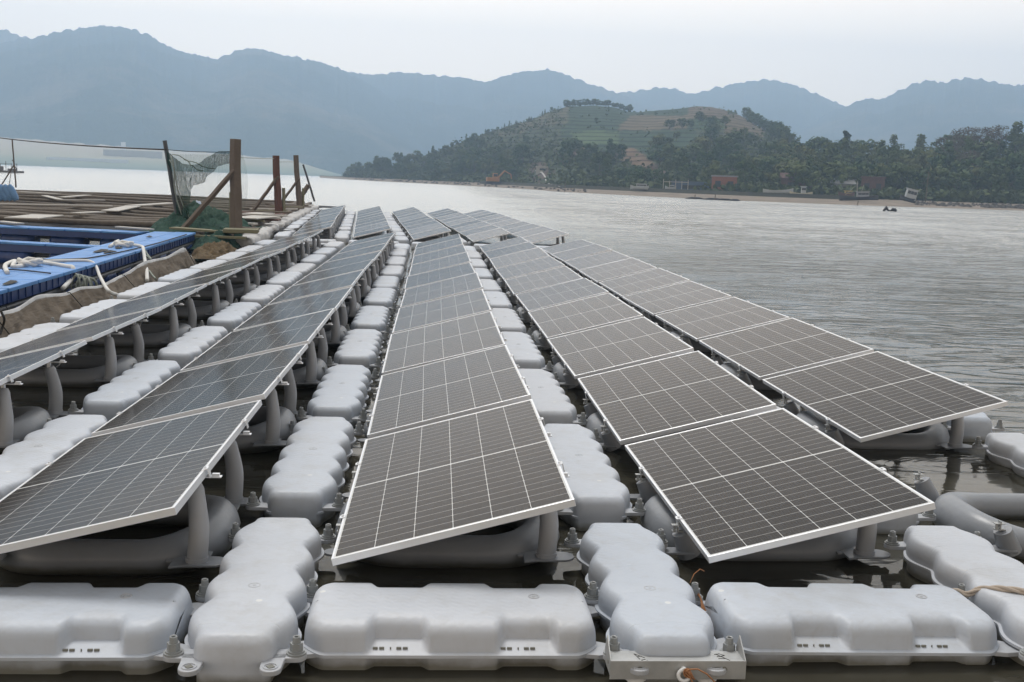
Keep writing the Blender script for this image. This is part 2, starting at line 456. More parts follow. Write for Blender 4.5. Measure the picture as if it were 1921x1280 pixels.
# ------------------------------------------------------------------ ring float with supports
def ring_path(x0, x1, y0, y1, r, n=10):
    pts = []
    for (cx, cy, a0) in ((x1-r, y1-r, 0), (x0+r, y1-r, pi/2), (x0+r, y0+r, pi), (x1-r, y0+r, 1.5*pi)):
        for k in range(n+1):
            a = a0+pi/2*k/n; pts.append((cx+r*math.cos(a), cy+r*math.sin(a)))
    return pts
def hi_z(x): return .27+(x)*math.tan(R(15))
def make_ring():
    """origin at the panel's low edge, middle of its length"""
    r = empty('ring_float')
    b = MB(); pts = ring_path(.035, 1.05, -.385, .385, .30, 10)
    # oval donut, taller at its two ends, with a moulded parting ridge
    n = 20; m = len(pts); vs = []
    for i in range(m):
        p = Vector((*pts[i], 0)); a = Vector((*pts[i-1], 0)); c = Vector((*pts[(i+1) % m], 0))
        t = (c-a).normalized(); nr = Vector((t.y, -t.x, 0))
        e = abs(nr.x)**1.5
        for k in range(n):
            an = 2*pi*k/n; rr = (.092+.014*e)*(1+.05*(1 if k in (0, n//2) else 0))
            vs.append((p.x+nr.x*rr*math.cos(an), p.y+nr.y*rr*math.cos(an), .055+.01*e+(.088+.040*e)*math.sin(an)))
    b.add(vs, [(i*n+k, i*n+(k+1) % n, ((i+1) % m)*n+(k+1) % n, ((i+1) % m)*n+k) for i in range(m) for k in range(n)])
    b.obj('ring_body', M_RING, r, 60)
    for sy in (-.475, .53):
        # tall pipe under the high edge, top leaning a little
        b = MB(); pp = []; rr = []
        for k in range(15):
            t = k/14; z = .075+t*.375
            pp.append((1.05+.010*math.sin(t*pi)-.035*max(0, t-.45), sy+(.055*(t**2.2))*(1 if sy < 0 else -1), z))
            rr.append((.050-.008*sst((t-.35)/.6)) if k < 14 else .032)
        b.tube(pp, rr, 18)
        b.cyl((1.05, sy), .056, .06, .095, 18)
        pipe = b.obj('support_pipe', M_PIPE, r, 50)
        top = pp[-1]
        b = MB().box(top[0]-.012, top[0]+.012, top[1]-.014, top[1]+.014, .44, .488)
        b.box(top[0]-.02, top[0]+.13, top[1]-.018, top[1]+.018, .484, .489)
        b.box(top[0]+.085, top[0]+.12, top[1]-.010, top[1]+.010, .489, .503)
        b.obj('bracket', M_ALU, pipe, None)
        # foot plate of the pipe reaching out from the ring
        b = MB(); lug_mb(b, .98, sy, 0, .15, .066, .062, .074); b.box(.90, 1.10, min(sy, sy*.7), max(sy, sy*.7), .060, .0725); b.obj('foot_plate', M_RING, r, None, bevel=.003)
        # short stub under the low edge
        sx = .0
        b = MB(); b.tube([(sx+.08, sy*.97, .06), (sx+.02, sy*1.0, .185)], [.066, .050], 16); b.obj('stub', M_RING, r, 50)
        b = MB(); b.box(sx-.030, sx+.030, sy-.016, sy+.016, .187, .193); b.box(sx-.003, sx+.003, sy-.014, sy+.014, .193, .238)
        b.box(sx-.034, sx+.022, sy-.016, sy+.016, .222, .226); b.cyl((sx-.018, sy), .008, .193, .216, 6)
        b.obj('clamp', M_STEEL, r)
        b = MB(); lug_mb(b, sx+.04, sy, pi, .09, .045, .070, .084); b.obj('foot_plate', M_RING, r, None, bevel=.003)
    return r
rproto = make_ring(); ring_used = False
far_ring = None
def flat_ring():
    """the same ring in one mesh for the distance"""
    b = MB()
    return b

# ------------------------------------------------------------------ panels
Wp, Lp = 1.134, 2.279
def make_panel():
    r = empty('solar_panel')     # origin: middle of the near short edge, x -W/2 low side .. W/2 high side
    b = MB(); hw = Wp/2; t = .034; lip = .011
    b.box(-hw, hw, 0, lip, -t, .0); b.box(-hw, hw, Lp-lip, Lp, -t, .0)
    b.box(-hw, -hw+lip, lip, Lp-lip, -t, .0); b.box(hw-lip, hw, lip, Lp-lip, -t, .0)
    b.box(-hw+lip, hw-lip, lip, lip+.02, -t, -t+.003); b.box(-hw+lip, hw-lip, Lp-lip-.02, Lp-lip, -t, -t+.003)
    b.obj('frame', M_ALU, r, None, bevel=.0012)
    MB().box(-hw+lip, hw-lip, lip, Lp-lip, -.007, -.0015).obj('cell_sheet', M_PV, r)
    MB().box(-hw+lip, hw-lip, lip, Lp-lip, -.010, -.0085).obj('backsheet', M_BACK, r)
    for sx in (-1, 1):
        for y in (.62, 1.66):
            b = MB().box(-.012, .014, -.025, .025, .0, .004).box(.0125 if sx > 0 else -.0165, .0165 if sx > 0 else -.0125, -.02, .02, -.045, .004).cyl((.0, .0), .007, .004, .011, 6)
            b.obj('clamp', M_ALU, r, None, (sx*(hw), y, 0))
    b = MB(); b.tube([(.25, 1.9, -.02), (.27, 2.0, -.10), (.28, 2.15, -.17), (.29, 2.3, -.16), (.30, 2.42, -.09), (.31, 2.5, -.025)], .0065, 6)
    b.obj('cable', M_BLACK, r, 80)
    MB().box(.18, .30, 1.2, 1.26, -.03, -.0105).obj('junction_box', M_BLACK, r)
    return r
pproto = make_panel(); p_used = False
#            x low     y0      z     yaw slope     tilt   first shown, count
ROWS = {0: (-3.960, 4.45, .285, -.004, 14.6, 1, 10),
        1: (-2.185, 4.556, .316-.02, -.00697, 14.34, 0, 10),
        2: (-.413, 4.725, .283, -.0025, 15.05, 0, 10),
        3: (1.375, 4.882, .250, .0015, 14.87, 0, 10),
        4: (3.232, 4.882+.18, .245, .0080, 14.64, 1, 10)}
def place_panel(x, y, z, rz, tilt, pitch, label, group):
    """x,z of the low edge at the near end"""
    global p_used
    o = copy_tree(pproto) if p_used else pproto; p_used = True
    m = Matrix.Translation((x, y, z)) @ Matrix.Rotation(rz, 4, 'Z') @ Matrix.Rotation(pitch, 4, 'X') @ Matrix.Rotation(-R(tilt), 4, 'Y') @ Matrix.Translation((Wp/2, 0, 0))
    o.rotation_mode = 'QUATERNION'
    loc, q, _ = m.decompose(); o.location = loc; o.rotation_quaternion = q
    tag(o, label, 'solar panel', group)
def place_ring(x, y, z, rz, label, group):
    global ring_used
    o = copy_tree(rproto) if ring_used else rproto; ring_used = True
    o.location = (x, y, z); o.rotation_euler.z = rz
    tag(o, label, 'support float', group)
GP = 'solar panels of the near block'; GR = 'support floats of the near block'
for ri, (x0, y0, z0, sl, tl, a, b_) in ROWS.items():
    seen = 0
    for i in range(a, b_):
        y = y0+i*P; rr = rng('p', ri, i)
        if ri == 4: y = 7.472+(i-1)*P
        x = x0-sl*y
        w0 = wobble(x, y); w1 = wobble(x, y+Lp)
        place_panel(x+rr.uniform(-.01, .01), y, z0+w0*.8, sl*1.0+rr.uniform(-.006, .006), tl+rr.uniform(-.5, .5), (w1-w0)*.8/Lp,
                    'tilted solar panel, %s from the near end of %s' % (ordn(seen), ROWNAME[ri]), GP)
        place_ring(x, y+Lp/2-.02, z0-.275+w0*.6, rr.uniform(-.01, .01), 'ring float with tall pipes, %s along %s' % (ordn(seen), ROWNAME[ri]), GR)
        seen += 1
# ring without a panel at the water side
place_ring(3.19, 6.03, 0.0, 0.0, 'bare grey ring float without a panel, before the row beside open water', GR)
# far block, turned a little towards the raft
FB = .0605
for j in range(5):
    for i in range(10):
        yy = 31.75+i*P; x = -3.96+1.745*j-(yy-31.75)*FB
        rr = rng('f', j, i)
        w0 = wobble(x, yy)*1.2; w1 = wobble(x, yy+Lp)*1.2
        place_panel(x, yy, .225+w0, FB+rr.uniform(-.004, .004), 14.8+rr.uniform(-.4, .4), (w1-w0)/Lp,
                    'far solar panel, %s from the near end of %s' % (ordn(i), ROWNAME[j]), 'solar panels of the far block')
        if j < 1 or i == 0 or (j == 2):
            place_ring(x-FB*1.1, yy+Lp/2, -.05, FB, 'ring float of the far block, %s along %s' % (ordn(i), ROWNAME[j]), 'support floats of the far block')
for c in range(0, 5):
    for i in range(10):
        yy = 31.9+i*P; x = -4.29+1.745*c-(yy-31.75)*FB
        if c in (3, 4) and i > 0: continue
        place_walk(10+c, i, x, yy, FB, 'far', 'lobed float of the far block, %s along, %s' % (ordn(i), WALK[c]), 'lobed floats of the far walkways')
# ------------------------------------------------------------------ fish farm
def wood(name, c1, c2):
    def b(g, o):
        v = g.obj(); n = g.noise(g.scale(v, (3, 3, 3)), 3., 6., .7); n2 = g.noise(v, 1.1, 3.)
        c = g.mix(n, c1, c2); c = g.mix(g.math('MULTIPLY', n2, .5), c, tuple(x*.45 for x in c1))
        g.bsdf(o, Base_Color=c, Roughness=.85, Normal=g.bump(n, .7, .01))
    return mat(name, b)
M_WOOD = wood('weathered_timber', (.10, .075, .058), (.21, .17, .135))
M_BAMBOO = wood('old_bamboo', (.060, .046, .036), (.25, .215, .175))
M_PALE = wood('pale_plank', (.42, .40, .37), (.66, .64, .60))
M_GREENW = wood('mossy_timber', (.15, .15, .085), (.30, .28, .19))
M_REDW = wood('red_brown_timber', (.10, .045, .035), (.17, .08, .06))
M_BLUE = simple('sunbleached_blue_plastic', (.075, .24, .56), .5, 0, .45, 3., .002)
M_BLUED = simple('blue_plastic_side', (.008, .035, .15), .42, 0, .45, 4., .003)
M_DPIPE = simple('dark_rail_pipe', (.06, .065, .075), .5, 0, .3, 5.)
M_ROPEW = simple('white_rope', (.66, .66, .64), .85, 0, .15, 40., .004)
M_ROPEG = simple('grey_green_rope', (.26, .29, .26), .9, 0, .4, 30., .004)
M_ROPED = simple('dark_wet_rope', (.03, .028, .025), .8, 0, .3, 30.)
M_TWINE = simple('orange_twine', (.36, .17, .08), .9, 0, .3, 60.)
def foam(g, o):
    v = g.obj(); sx = g.n('SeparateXYZ'); g.set(sx.inputs[0], v)
    n = g.noise(v, 5., 6., .7); c = g.mix(n, (.26, .25, .24), (.62, .62, .62))
    c = g.mix(g.ramp(g.math('ADD', sx.outputs[2], g.math('MULTIPLY', n, .2)), [(.08, .85), (.22, 0.)]), c, (.13, .10, .06))
    g.bsdf(o, Base_Color=c, Roughness=.6, Normal=g.bump(g.noise(v, 9., 4., .6, 2.), .8, .03))
M_FOAM = mat('wrapped_foam', foam)
def tarp(g, o):
    v = g.obj(); sx = g.n('SeparateXYZ'); g.set(sx.inputs[0], v)
    n = g.noise(v, 1.6, 6., .7); n2 = g.noise(g.scale(v, (1, .6, 4)), 5., 5., .65)
    c = g.mix(n, (.055, .040, .026), (.17, .135, .10)); c = g.mix(g.math('MULTIPLY', n2, .4), c, (.24, .21, .17))
    rim = g.ramp(g.math('SUBTRACT', sx.outputs[2], g.math('MULTIPLY', n2, .12)), [(.22, 0.), (.27, 1.)])
    c = g.mix(rim, c, (.42, .43, .44))
    g.bsdf(o, Base_Color=c, Roughness=.9, Normal=g.bump(n2, .7, .03))
M_TARP = mat('stained_tarpaulin', tarp)
def netm(col, cover):
    def b(g, o):
        v = g.obj(); n = g.noise(g.scale(v, (9, 9, 1.2)), 3., 5., .7)
        a = g.n('BsdfDiffuse', Color=col); t = g.n('BsdfTransparent')
        fac = g.ramp(n, [(.35, cover*.5), (.75, min(1, cover*1.9))])
        m = g.n('MixShader'); g.set(m.inputs[0], fac); g.set(m.inputs[1], t); g.set(m.inputs[2], a)
        g.nt.links.new(m.outputs[0], o.inputs[0])
    return b
M_NET = mat('green_netting', netm((.02, .06, .045), .75))
M_NETD = mat('dense_green_netting', netm((.018, .055, .042), 1.1))
M_NETT = mat('thin_netting', netm((.22, .30, .24), .16))
M_HEAP = simple('green_net_heap', (.012, .050, .034), .95, 0, .7, 9., .05)
M_CAGE = simple('black_cage_net', (.012, .012, .014), .95, 0, .5, 6.)
M_BNET = simple('brown_net_heap', (.12, .085, .045), .95, 0, .6, 12., .04)

# white ropes
def rope(name, pts, r, m, lab, cat='rope', twist=True, sub=8):
    P3 = [Vector(p) for p in pts]; out = []
    for i in range(len(P3)-1):
        p0 = P3[max(i-1, 0)]; p1 = P3[i]; p2 = P3[i+1]; p3 = P3[min(i+2, len(P3)-1)]
        for k in range(sub):
            t = k/sub
            out.append(.5*((2*p1)+(p2-p0)*t+(2*p0-5*p1+4*p2-p3)*t*t+(3*p1-p0-3*p2+p3)*t**3))
    out.append(P3[-1]); b = MB()
    if twist:
        L = 0
        for st in range(3):
            q = []; L = 0
            for i, p in enumerate(out):
                t = (out[min(i+1, len(out)-1)]-out[max(i-1, 0)]).normalized(); u = t.cross(Vector((0, 0, 1)))
                if u.length < .05: u = t.cross(Vector((0, 1, 0)))
                u.normalize(); w = t.cross(u)
                if i: L += (p-out[i-1]).length
                a = L/(r*2.6)+st*2*pi/3; q.append(p+(u*math.cos(a)+w*math.sin(a))*r*.55)
            b.tube(q, r*.56, 7)
    else: b.tube(out, r, 8)
    o = b.obj(name, m, None, 180)
    return tag(o, lab, cat) if lab else o
# blue plastic walkway
EDGE = [(9.0, -5.12), (13.6, -5.22), (16.7, -5.31), (17.9, -5.34), (21.3, -5.50), (27.4, -5.80), (30, -5.95)]
def edge_x(y): return interp(EDGE, y)
def walkway_section(p0, p1, width, label, z=.45, drums=3):
    """deck from p0 to p1 (its water-facing edge), width to the left of travel"""
    p0 = Vector((*p0, 0)); p1 = Vector((*p1, 0)); d = p1-p0; L = d.length; a = math.atan2(d.y, d.x)
    r = empty('blue_walkway', p0, a); tag(r, label, 'walkway', 'blue plastic walkways of the fish farm')
    b = MB(); k = max(1, round(L/1.0)); st = L/k
    for i in range(k):
        b.box(i*st+.02, (i+1)*st-.02, .0, width*.49, z-.05, z).box(i*st+.02, (i+1)*st-.02, width*.51, width, z-.05, z-.004)
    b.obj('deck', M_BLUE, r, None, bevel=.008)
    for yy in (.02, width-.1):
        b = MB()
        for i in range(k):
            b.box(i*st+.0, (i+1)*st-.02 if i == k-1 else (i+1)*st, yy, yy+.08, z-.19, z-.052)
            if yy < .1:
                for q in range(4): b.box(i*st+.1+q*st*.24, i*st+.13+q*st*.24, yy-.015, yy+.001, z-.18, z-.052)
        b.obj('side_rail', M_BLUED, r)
    b = MB(); b.tube([(0, .07, z-.26), (L, .07, z-.26)], .045, 10); b.obj('rail_pipe', M_DPIPE, r, 80)
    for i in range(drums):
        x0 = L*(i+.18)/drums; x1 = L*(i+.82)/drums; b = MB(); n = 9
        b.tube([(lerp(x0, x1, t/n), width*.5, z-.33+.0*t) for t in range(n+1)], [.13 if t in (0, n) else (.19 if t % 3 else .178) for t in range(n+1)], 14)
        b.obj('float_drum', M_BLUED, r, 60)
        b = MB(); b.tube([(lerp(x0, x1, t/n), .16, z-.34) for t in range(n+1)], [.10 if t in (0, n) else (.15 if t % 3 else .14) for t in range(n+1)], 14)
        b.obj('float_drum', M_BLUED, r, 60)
    return r
ys = [10.2, 13.9, 17.3, 20.7, 24.1, 27.6]
NMB = ['with the coiled white rope on it', 'where the white mooring rope bends over its edge', 'between the two white rope lashings', 'under the far white rope lashing', 'ending beside the green net heap']
for i in range(5):
    walkway_section((edge_x(ys[i]), ys[i]), (edge_x(ys[i+1])-.003, ys[i+1]-.02), 1.0, 'blue plastic walkway section %s' % NMB[i])
walkway_section((-6.92, 27.55), (-13.5, 29.2), .62, 'farthest blue cross walkway below the bamboo poles', .44, 5)
walkway_section((-6.55, 22.3), (-12.5, 24.1), .36, 'thin light blue cross walkway in the middle of the cages', .43, 5)
walkway_section((-6.25, 15.6), (-9.5, 16.5), .95, 'near blue cross walkway at the picture edge', .44, 3)
for i, (px, py, sc_) in enumerate(((190, 471, 1.), (206, 473, .8), (222, 466, .6), (20, 531, .7), (280, 445, .6))):
    c = at(px, py, .462); r_ = rng('scrap', i); b = MB(); n = 9
    ring_ = [(c.x+sc_*.10*r_.uniform(.4, 1.2)*math.cos(2*pi*k/n), c.y+sc_*.42*r_.uniform(.4, 1.2)*math.sin(2*pi*k/n), .458+r_.uniform(0, .015)) for k in range(n)]
    b.add(ring_+[(c.x, c.y, .50)], [(k, (k+1) % n, n) for k in range(n)]); tag(b.obj('net_scrap', M_ROPED, None, 180), 'torn black net scrap, %s on the blue walkway deck' % ordn(i), 'net scrap', 'torn net scraps on the blue deck')
rope('cord', [at(4, 505, .47), at(40, 507, .47), at(70, 510, .47), at(95, 513, .47)], .010, M_ROPED, 'dark cord lying along the near blue deck', 'cord', False)
rope('cord', [at(70, 488, .47), at(140, 486, .47), at(175, 483, .47), at(240, 470, .47), at(300, 455, .47), at(350, 440, .47)], .012, M_ROPED, 'long dark cord along the edge of the blue deck', 'cord', False)
rope('cord', [at(0, 628, .1), at(6, 610, .2), at(8, 598, .3), at(2, 585, .42)], .014, M_ROPED, 'black cord hooked over the tarpaulin at the picture edge', 'cord', False)
# tarpaulin wall
TT = [(9.0, -4.80, .22), (10.8, -4.83, .20), (12.38, -4.86, .30), (13.3, -4.92, .27), (14.11, -4.96, .33), (15.19, -4.94, .26), (15.6, -4.93, .28), (16.6, -4.90, .22), (18.0, -4.98, .25), (19.8, -5.06, .33), (21.5, -5.1, .29), (23.2, -5.14, .36), (24.2, -5.2, .12)]
b = MB(); rows = []
for i in range(361):
    y = 9+15.2*i/360; k = [q for q in range(len(TT)-1) if TT[q][0] <= y+1e-6][-1]; t = (y-TT[k][0])/(TT[k+1][0]-TT[k][0])
    x = lerp(TT[k][1], TT[k+1][1], t); z = lerp(TT[k][2], TT[k+1][2], sst(t)); row = []
    for j in range(13):
        v = j/12; z2 = z-.03; zz = z2+.04-(z2+.14)*v+.02*fbm(y*5, v*2, 8)*math.sin(v*pi); out = .20*v+.055*fbm(y*2.6, v*1.6, 3, 5)*(.3+v)+.012*math.sin(y*16+3*fbm(y, v, 2))*v
        row.append((x+out, y, zz))
    rows.append([(x-.05, y, z-.09), (x-.03, y, z+.0), (x-.01, y, z+.015)]+row)
b.grid(rows); me = b.mesh('tarpaulin', [M_TARP, simple('pale_tarpaulin_rim', (.42, .43, .44), .8, 0, .3, 6.)], 180)
for k_, p_ in enumerate(me.polygons): p_.material_index = 1 if k_ % 15 < 4 else 0
o = link('tarpaulin', me); m_ = o.modifiers.new('thickness', 'SOLIDIFY'); m_.thickness = .012
tag(o, 'brown stained tarpaulin with a pale scalloped rim along the blue walkway', 'tarpaulin')
b = MB()
for (y, x, z) in TT[2:-1:3]:
    b.tube([(x-.06, y, z+.02), (x+.03, y+.02, z+.005), (x+.13, y+.05, z*.5), (x+.2, y+.1, .02)], .007, 6)
tag(b.obj('tarpaulin_ties', M_ROPED, None, 80), 'thin black cords hanging down over the brown tarpaulin', 'cord')
# brown net scrap at the tarpaulin's far end
def heap(name, pts, m, seed, lab, cat, nx=36, ny=24, fr=2.2, amp=.16):
    """pts: cx, cy, rx, ry, h"""
    b = MB(); rows = []
    for i in range(nx+1):
        row = []
        for j in range(ny+1):
            u = i/nx*2-1; v = j/ny*2-1; z = -.05
            x = pts[0]+u*pts[2]; y = pts[1]+v*pts[3]; rr = u*u+v*v
            z = max(0, 1-rr)**.8*pts[4]*(1+.7*fbm(x*fr+seed, y*fr, seed)) + (amp*fbm(x*fr*3, y*fr*3, seed)+amp*.5*abs(fbm(x*9, y*9, 2)))*max(0, 1-rr)**.5
            row.append((x+.08*fbm(x*3, y*3, seed+9), y, pts[5]+z))
        rows.append(row)
    b.grid(rows); return tag(b.obj(name, m, None, 180), lab, cat)
heap('net_heap', (-4.95, 25.6, .40, 1.6, .20, .08), M_BNET, 3, 'tangled brown net scrap between the blue walkway and the foam blocks', 'net', 60, 90, 2.0, .10)
zt = .455
def onp(px, py, z=.47): return at(px, py, z)
rope('mooring_rope', [onp(14, 512), onp(10, 498), onp(28, 490), onp(24, 500), onp(40, 499), onp(58, 494), onp(52, 490), onp(64, 492), onp(90, 494), onp(126, 500, .47), onp(137, 503, .46), onp(134, 522, .32), onp(118, 541, .25)], .034, M_ROPEW,
     'thick white mooring rope bent down over the near blue deck', 'rope', False, 6)
rope('mooring_rope', [onp(62, 492), onp(100, 490), onp(150, 489), onp(170, 491, .46), onp(180, 500, .40), onp(188, 520, .30), onp(203, 545, .22), onp(219, 553, .14)], .026, M_ROPEW,
     'white rope reaching from the near knot down the tarpaulin', 'rope', False, 6)
rope('mooring_rope', [onp(206, 463), onp(222, 452), onp(214, 458), onp(240, 456), onp(244, 461), onp(228, 462), onp(248, 460), onp(266, 463, .47), onp(269, 470, .43), onp(272, 490, .28), onp(275, 508, .2), onp(276, 527, .08)], .034, M_ROPEW,
     'white rope knotted on the far part of the blue deck', 'rope', False, 6)
rope('mooring_rope', [onp(270, 466, .45), onp(277, 478, .36), onp(284, 487, .30), onp(273, 480, .34), onp(276, 500, .22), onp(284, 514, .15), onp(292, 523, .1)], .016, M_ROPEG,
     'thin grey rope loop hanging beside the far white knot', 'rope', False, 6)
for i, (px, py) in enumerate(((56, 493), (232, 459))):
    b = MB(); c = onp(px, py, .50)
    for k in range(3):
        pts = [(c.x+(.13+.02*k)*math.cos(a/10*2*pi+k), c.y+(.22-.03*k)*math.sin(a/10*2*pi+k), c.z+.025*math.sin(a*1.9+k)+.015*k) for a in range(10)]
        b.tube(pts, .030, 7, True)
    tag(b.obj('rope_knot', M_ROPEW, None, 180), ['white rope knot on the near blue deck', 'white rope knot on the far blue deck'][i], 'knot')
b = MB(); c0 = onp(146, 517, .36)
for k in range(6):
    q = []
    for a in range(15):
        t = a/14*2*pi; q.append((c0.x+.04*k-.08+.09*math.sin(t)+.05, c0.y+.10*math.sin(t)*(1 if k % 2 else -1), c0.z-.17+.19*math.cos(t)-.01*k))
    b.tube(q, .020, 6, True)
tag(b.obj('rope_coil', M_ROPEG, None, 180), 'grey green rope coil hanging over the tarpaulin rim', 'rope coil')

# bamboo raft
Udir = Vector((-1, .30, 0)).normalized(); Vdir = Vector((.30, 1, 0)).normalized()
ry = [31.6, 33.2, 35.0, 37.0, 39.0, 41.6, 44.5, 47.6, 51.2, 55.0, 59.0, 63.0]
gp = 'bamboo poles lying across the fishing raft'
for i, y in enumerate(ry):
    rr = rng('log', i); x = -5.6-(y-29)*.045+rr.uniform(-.25, .1); L = 14+(y-31)*.62
    for k in range(2 if i in (1, 5, 9) else 1):
        p0 = Vector((x, y+k*.34, .36+.02*k)); p1 = p0+Udir*L*rr.uniform(.93, 1.05)
        if k == 1: p0 = p0+Udir*rr.uniform(.4, 3)
        b = MB(); m = 24; pts = []; r_ = []
        for t in range(m+1):
            q = p0.lerp(p1, t/m); q.z += .03*math.sin(t*.5+i)+rr.uniform(-.008, .008); q.y += .05*math.sin(t*.31+i*2)
            pts.append(q); r_.append((.095 if i < 4 else .085)*(1-.25*t/m)+(.008 if t % 3 == 0 else 0))
        b.tube(pts, r_, 9)
        tag(b.obj('bamboo_pole', M_BAMBOO, None, 180),
            'long brown bamboo pole, %s across the fishing raft%s' % (ordn(i), ', lying doubled' if k else ''), 'bamboo pole', gp)
def plank(p, d, L, w, m, lab, grp, z=.50, th=.035, tilt=0.):
    d = Vector(d).normalized(); a = math.atan2(d.y, d.x); o = MB().box(-L/2, L/2, -w/2, w/2, 0, th).obj('plank', m, None, None, bevel=.006)
    o.location = (p[0], p[1], z); o.rotation_euler = (0, tilt, a); return tag(o, lab, 'plank', grp)
for i in range(4):
    y0 = 30.4+i*8.2; xr = -5.7-(y0-29)*.045; Lc = 15+i*5
    b = MB(); rows = []
    for a_ in range(41):
        row = []
        for c_ in range(17):
            q = Vector((xr, y0, 0))+Udir*Lc*a_/40+Vdir*7.9*c_/16; q.z = .20-.10*math.sin(a_/40*pi*6)**2*math.sin(c_/16*pi)+.04*fbm(q.x*.8, q.y*.8); row.append(q)
        rows.append(row)
    b.grid(rows); tag(b.obj('cage_net', M_CAGE, None, 180), 'black cage netting slung under the bamboo poles, %s bay from the blue walkway' % ordn(i), 'net', 'cage nets under the raft')
gpl = 'pale planks lying on the fishing raft'
def pl2(px0, py0, px1, py1, w, lab, z=.5, m=None):
    a = at(px0, py0, z); c = at(px1, py1, z); return plank((a+c)/2, c-a, (c-a).length, w, m or M_PALE, lab, gpl, z)
pl2(40, 411, 90, 405, .9, 'broad pale plank nearest the blue cross walkway', .50)
pl2(205, 397, 250, 388, .55, 'bright pale plank in the middle of the bamboo poles')
pl2(245, 387, 322, 382, .45, 'pale plank leading toward the green net', .52)
pl2(140, 401, 190, 399, .35, 'narrow pale plank between two dark poles', .52)
pl2(84, 368, 112, 375, .30, 'pale plank lying slanted near the far poles')
pl2(110, 376, 195, 376.5, .22, 'thin long pale plank beside the slanted plank', .53)
pl2(115, 371, 165, 367, .35, 'short pale plank among the far bamboo poles', .51)
pl2(0, 384, 210, 387.5, .25, 'very long pale board along the bamboo poles', .53)
pl2(35, 360, 110, 365, .28, 'pale board near the far edge of the raft', .54)
pl2(0, 417, 38, 421, .22, 'white board lying just above the blue cross walkway', .49)
pl2(220, 427, 285, 432, .16, 'thin white board along the far blue cross walkway', .49)
# raft edge: timbers, planks, foam
def ex(y): return -5.0-(y-28.4)*.047
for i in range(2):
    b = MB(); b.box(-.09, .09, 0, 34, 0, .12); o = b.obj('edge_beam', M_WOOD, None, None, bevel=.01)
    o.location = (ex(28)-.15-.75*i, 28, .30); o.rotation_euler.z = .047; tag(o, ['long timber beam under the raft edge, above the foam blocks', 'inner timber beam of the raft edge'][i], 'beam')
ms = [M_GREENW, M_WOOD, M_PALE, M_GREENW, M_REDW, M_PALE, M_WOOD, M_PALE, M_REDW, M_WOOD, M_GREENW, M_PALE, M_WOOD, M_GREENW, M_WOOD, M_WOOD, M_PALE, M_WOOD]
nm = ['mossy', 'dark', 'pale', 'mossy', 'reddish', 'pale', 'dark', 'pale', 'reddish', 'dark', 'mossy', 'pale', 'dark', 'mossy', 'dark', 'dark', 'pale', 'dark']
y = 28.1
for i in range(18):
    rr = rng('pk', i); w = rr.uniform(.25, .5); L = rr.uniform(1.1, 2.1)
    plank((ex(y)-.55+rr.uniform(-.2, .2), y, 0), (1, rr.uniform(-.25, .15), 0), L, w, ms[i], '%s plank across the raft edge, %s behind the tall netted post' % (nm[i], ordn(i)), 'planks across the raft edge', .43+rr.uniform(0, .04), .05, rr.uniform(-.03, .03))
    y += w+rr.uniform(.5, 2.2)
plank((-4.75, 27.9, 0), (1, .1, 0), .85, .75, M_GREENW, 'square greenish board at the near corner of the raft', 'planks across the raft edge', .47, .09)
plank((-5.3, 27.5, 0), (1, -.1, 0), 1.5, .14, M_GREENW, 'thin mossy lath below the square board', 'planks across the raft edge', .33, .06)
pl2(455, 411, 500, 407, .9, 'big pale board behind the tall netted post', .56)
pl2(470, 403, 497, 401, .7, 'small pale board behind the big pale board', .60)
y = 28.0
for i in range(15):
    rr = rng('fb', i); L = rr.uniform(1.6, 2.6); b = MB(); rows = []; n = 18
    for k in range(n+1):
        t = k/n; e = min(t, 1-t)*L; sc = min(1, .55+math.sqrt(max(0, e))*1.1); row = []
        for j in range(16):
            a = 2*pi*j/16; cx = abs(math.cos(a))**.5*(1 if math.cos(a) > 0 else -1); cz = abs(math.sin(a))**.5*(1 if math.sin(a) > 0 else -1)
            q = 1+.16*fbm(t*L*3+i*7, cx*2, cz*2)
            row.append((cx*.27*sc*q, t*L, .12+cz*.19*sc*q))
        rows.append(row)
    b.grid(rows, True, True); o = b.obj('foam_block', M_FOAM, None, 60); o.location = (ex(y)+.22, y, .02); o.rotation_euler.z = .047+rr.uniform(-.04, .04)
    tag(o, 'wrapped grey foam block under the raft edge, %s from the near corner' % ordn(i), 'foam block', 'foam blocks under the raft edge')
    # strap
    y += L+.06
def spost(name, base, top, w, m, lab, cat, grp=None, n=4, parent=None, w2=None, bev=.012):
    base = Vector(base); top = Vector(top); b = MB(); d = top-base; L = d.length
    w2 = w2 or w*.9
    k = 7
    pts = [base.lerp(top, i/k)+Vector((rng(name, i, lab).uniform(-.012, .012), 0, 0)) for i in range(k+1)]
    b.tube(pts, [lerp(w, w2, i/k)*.5*(1.414 if n == 4 else 1) for i in range(k+1)], n)
    o = b.obj(name, m, parent, 40 if n > 4 else None, bevel=bev if n == 4 else 0)
    return tag(o, lab, cat, grp) if cat else o
def frame(basepx, y, hgt, lean, w, bl, lab, short=None, m=M_WOOD):
    c = at_y(basepx[0], basepx[1], y); c.z = .30; r = empty('net_post', c); tag(r, lab, 'post', 'timber posts along the raft edge')
    spost('post', (0, 0, 0), (lean, 0, hgt), w, m, None, None, parent=r)
    if bl: spost('brace', (-bl[0], -.1, .15), (-.02, -.1, bl[1]), w*.5, M_WOOD, None, None, parent=r)
    if short: spost('side_stake', (short[0], .1, 0), (short[0], .1, short[1]), w*.5, M_GREENW, None, None, parent=r)
frame((443, 433), 28.9, 2.52, -.02, .23, (1.35, 1.72), 'tall thick weathered post beside the green net, nearest of the raft posts', (-.13, 1.15))
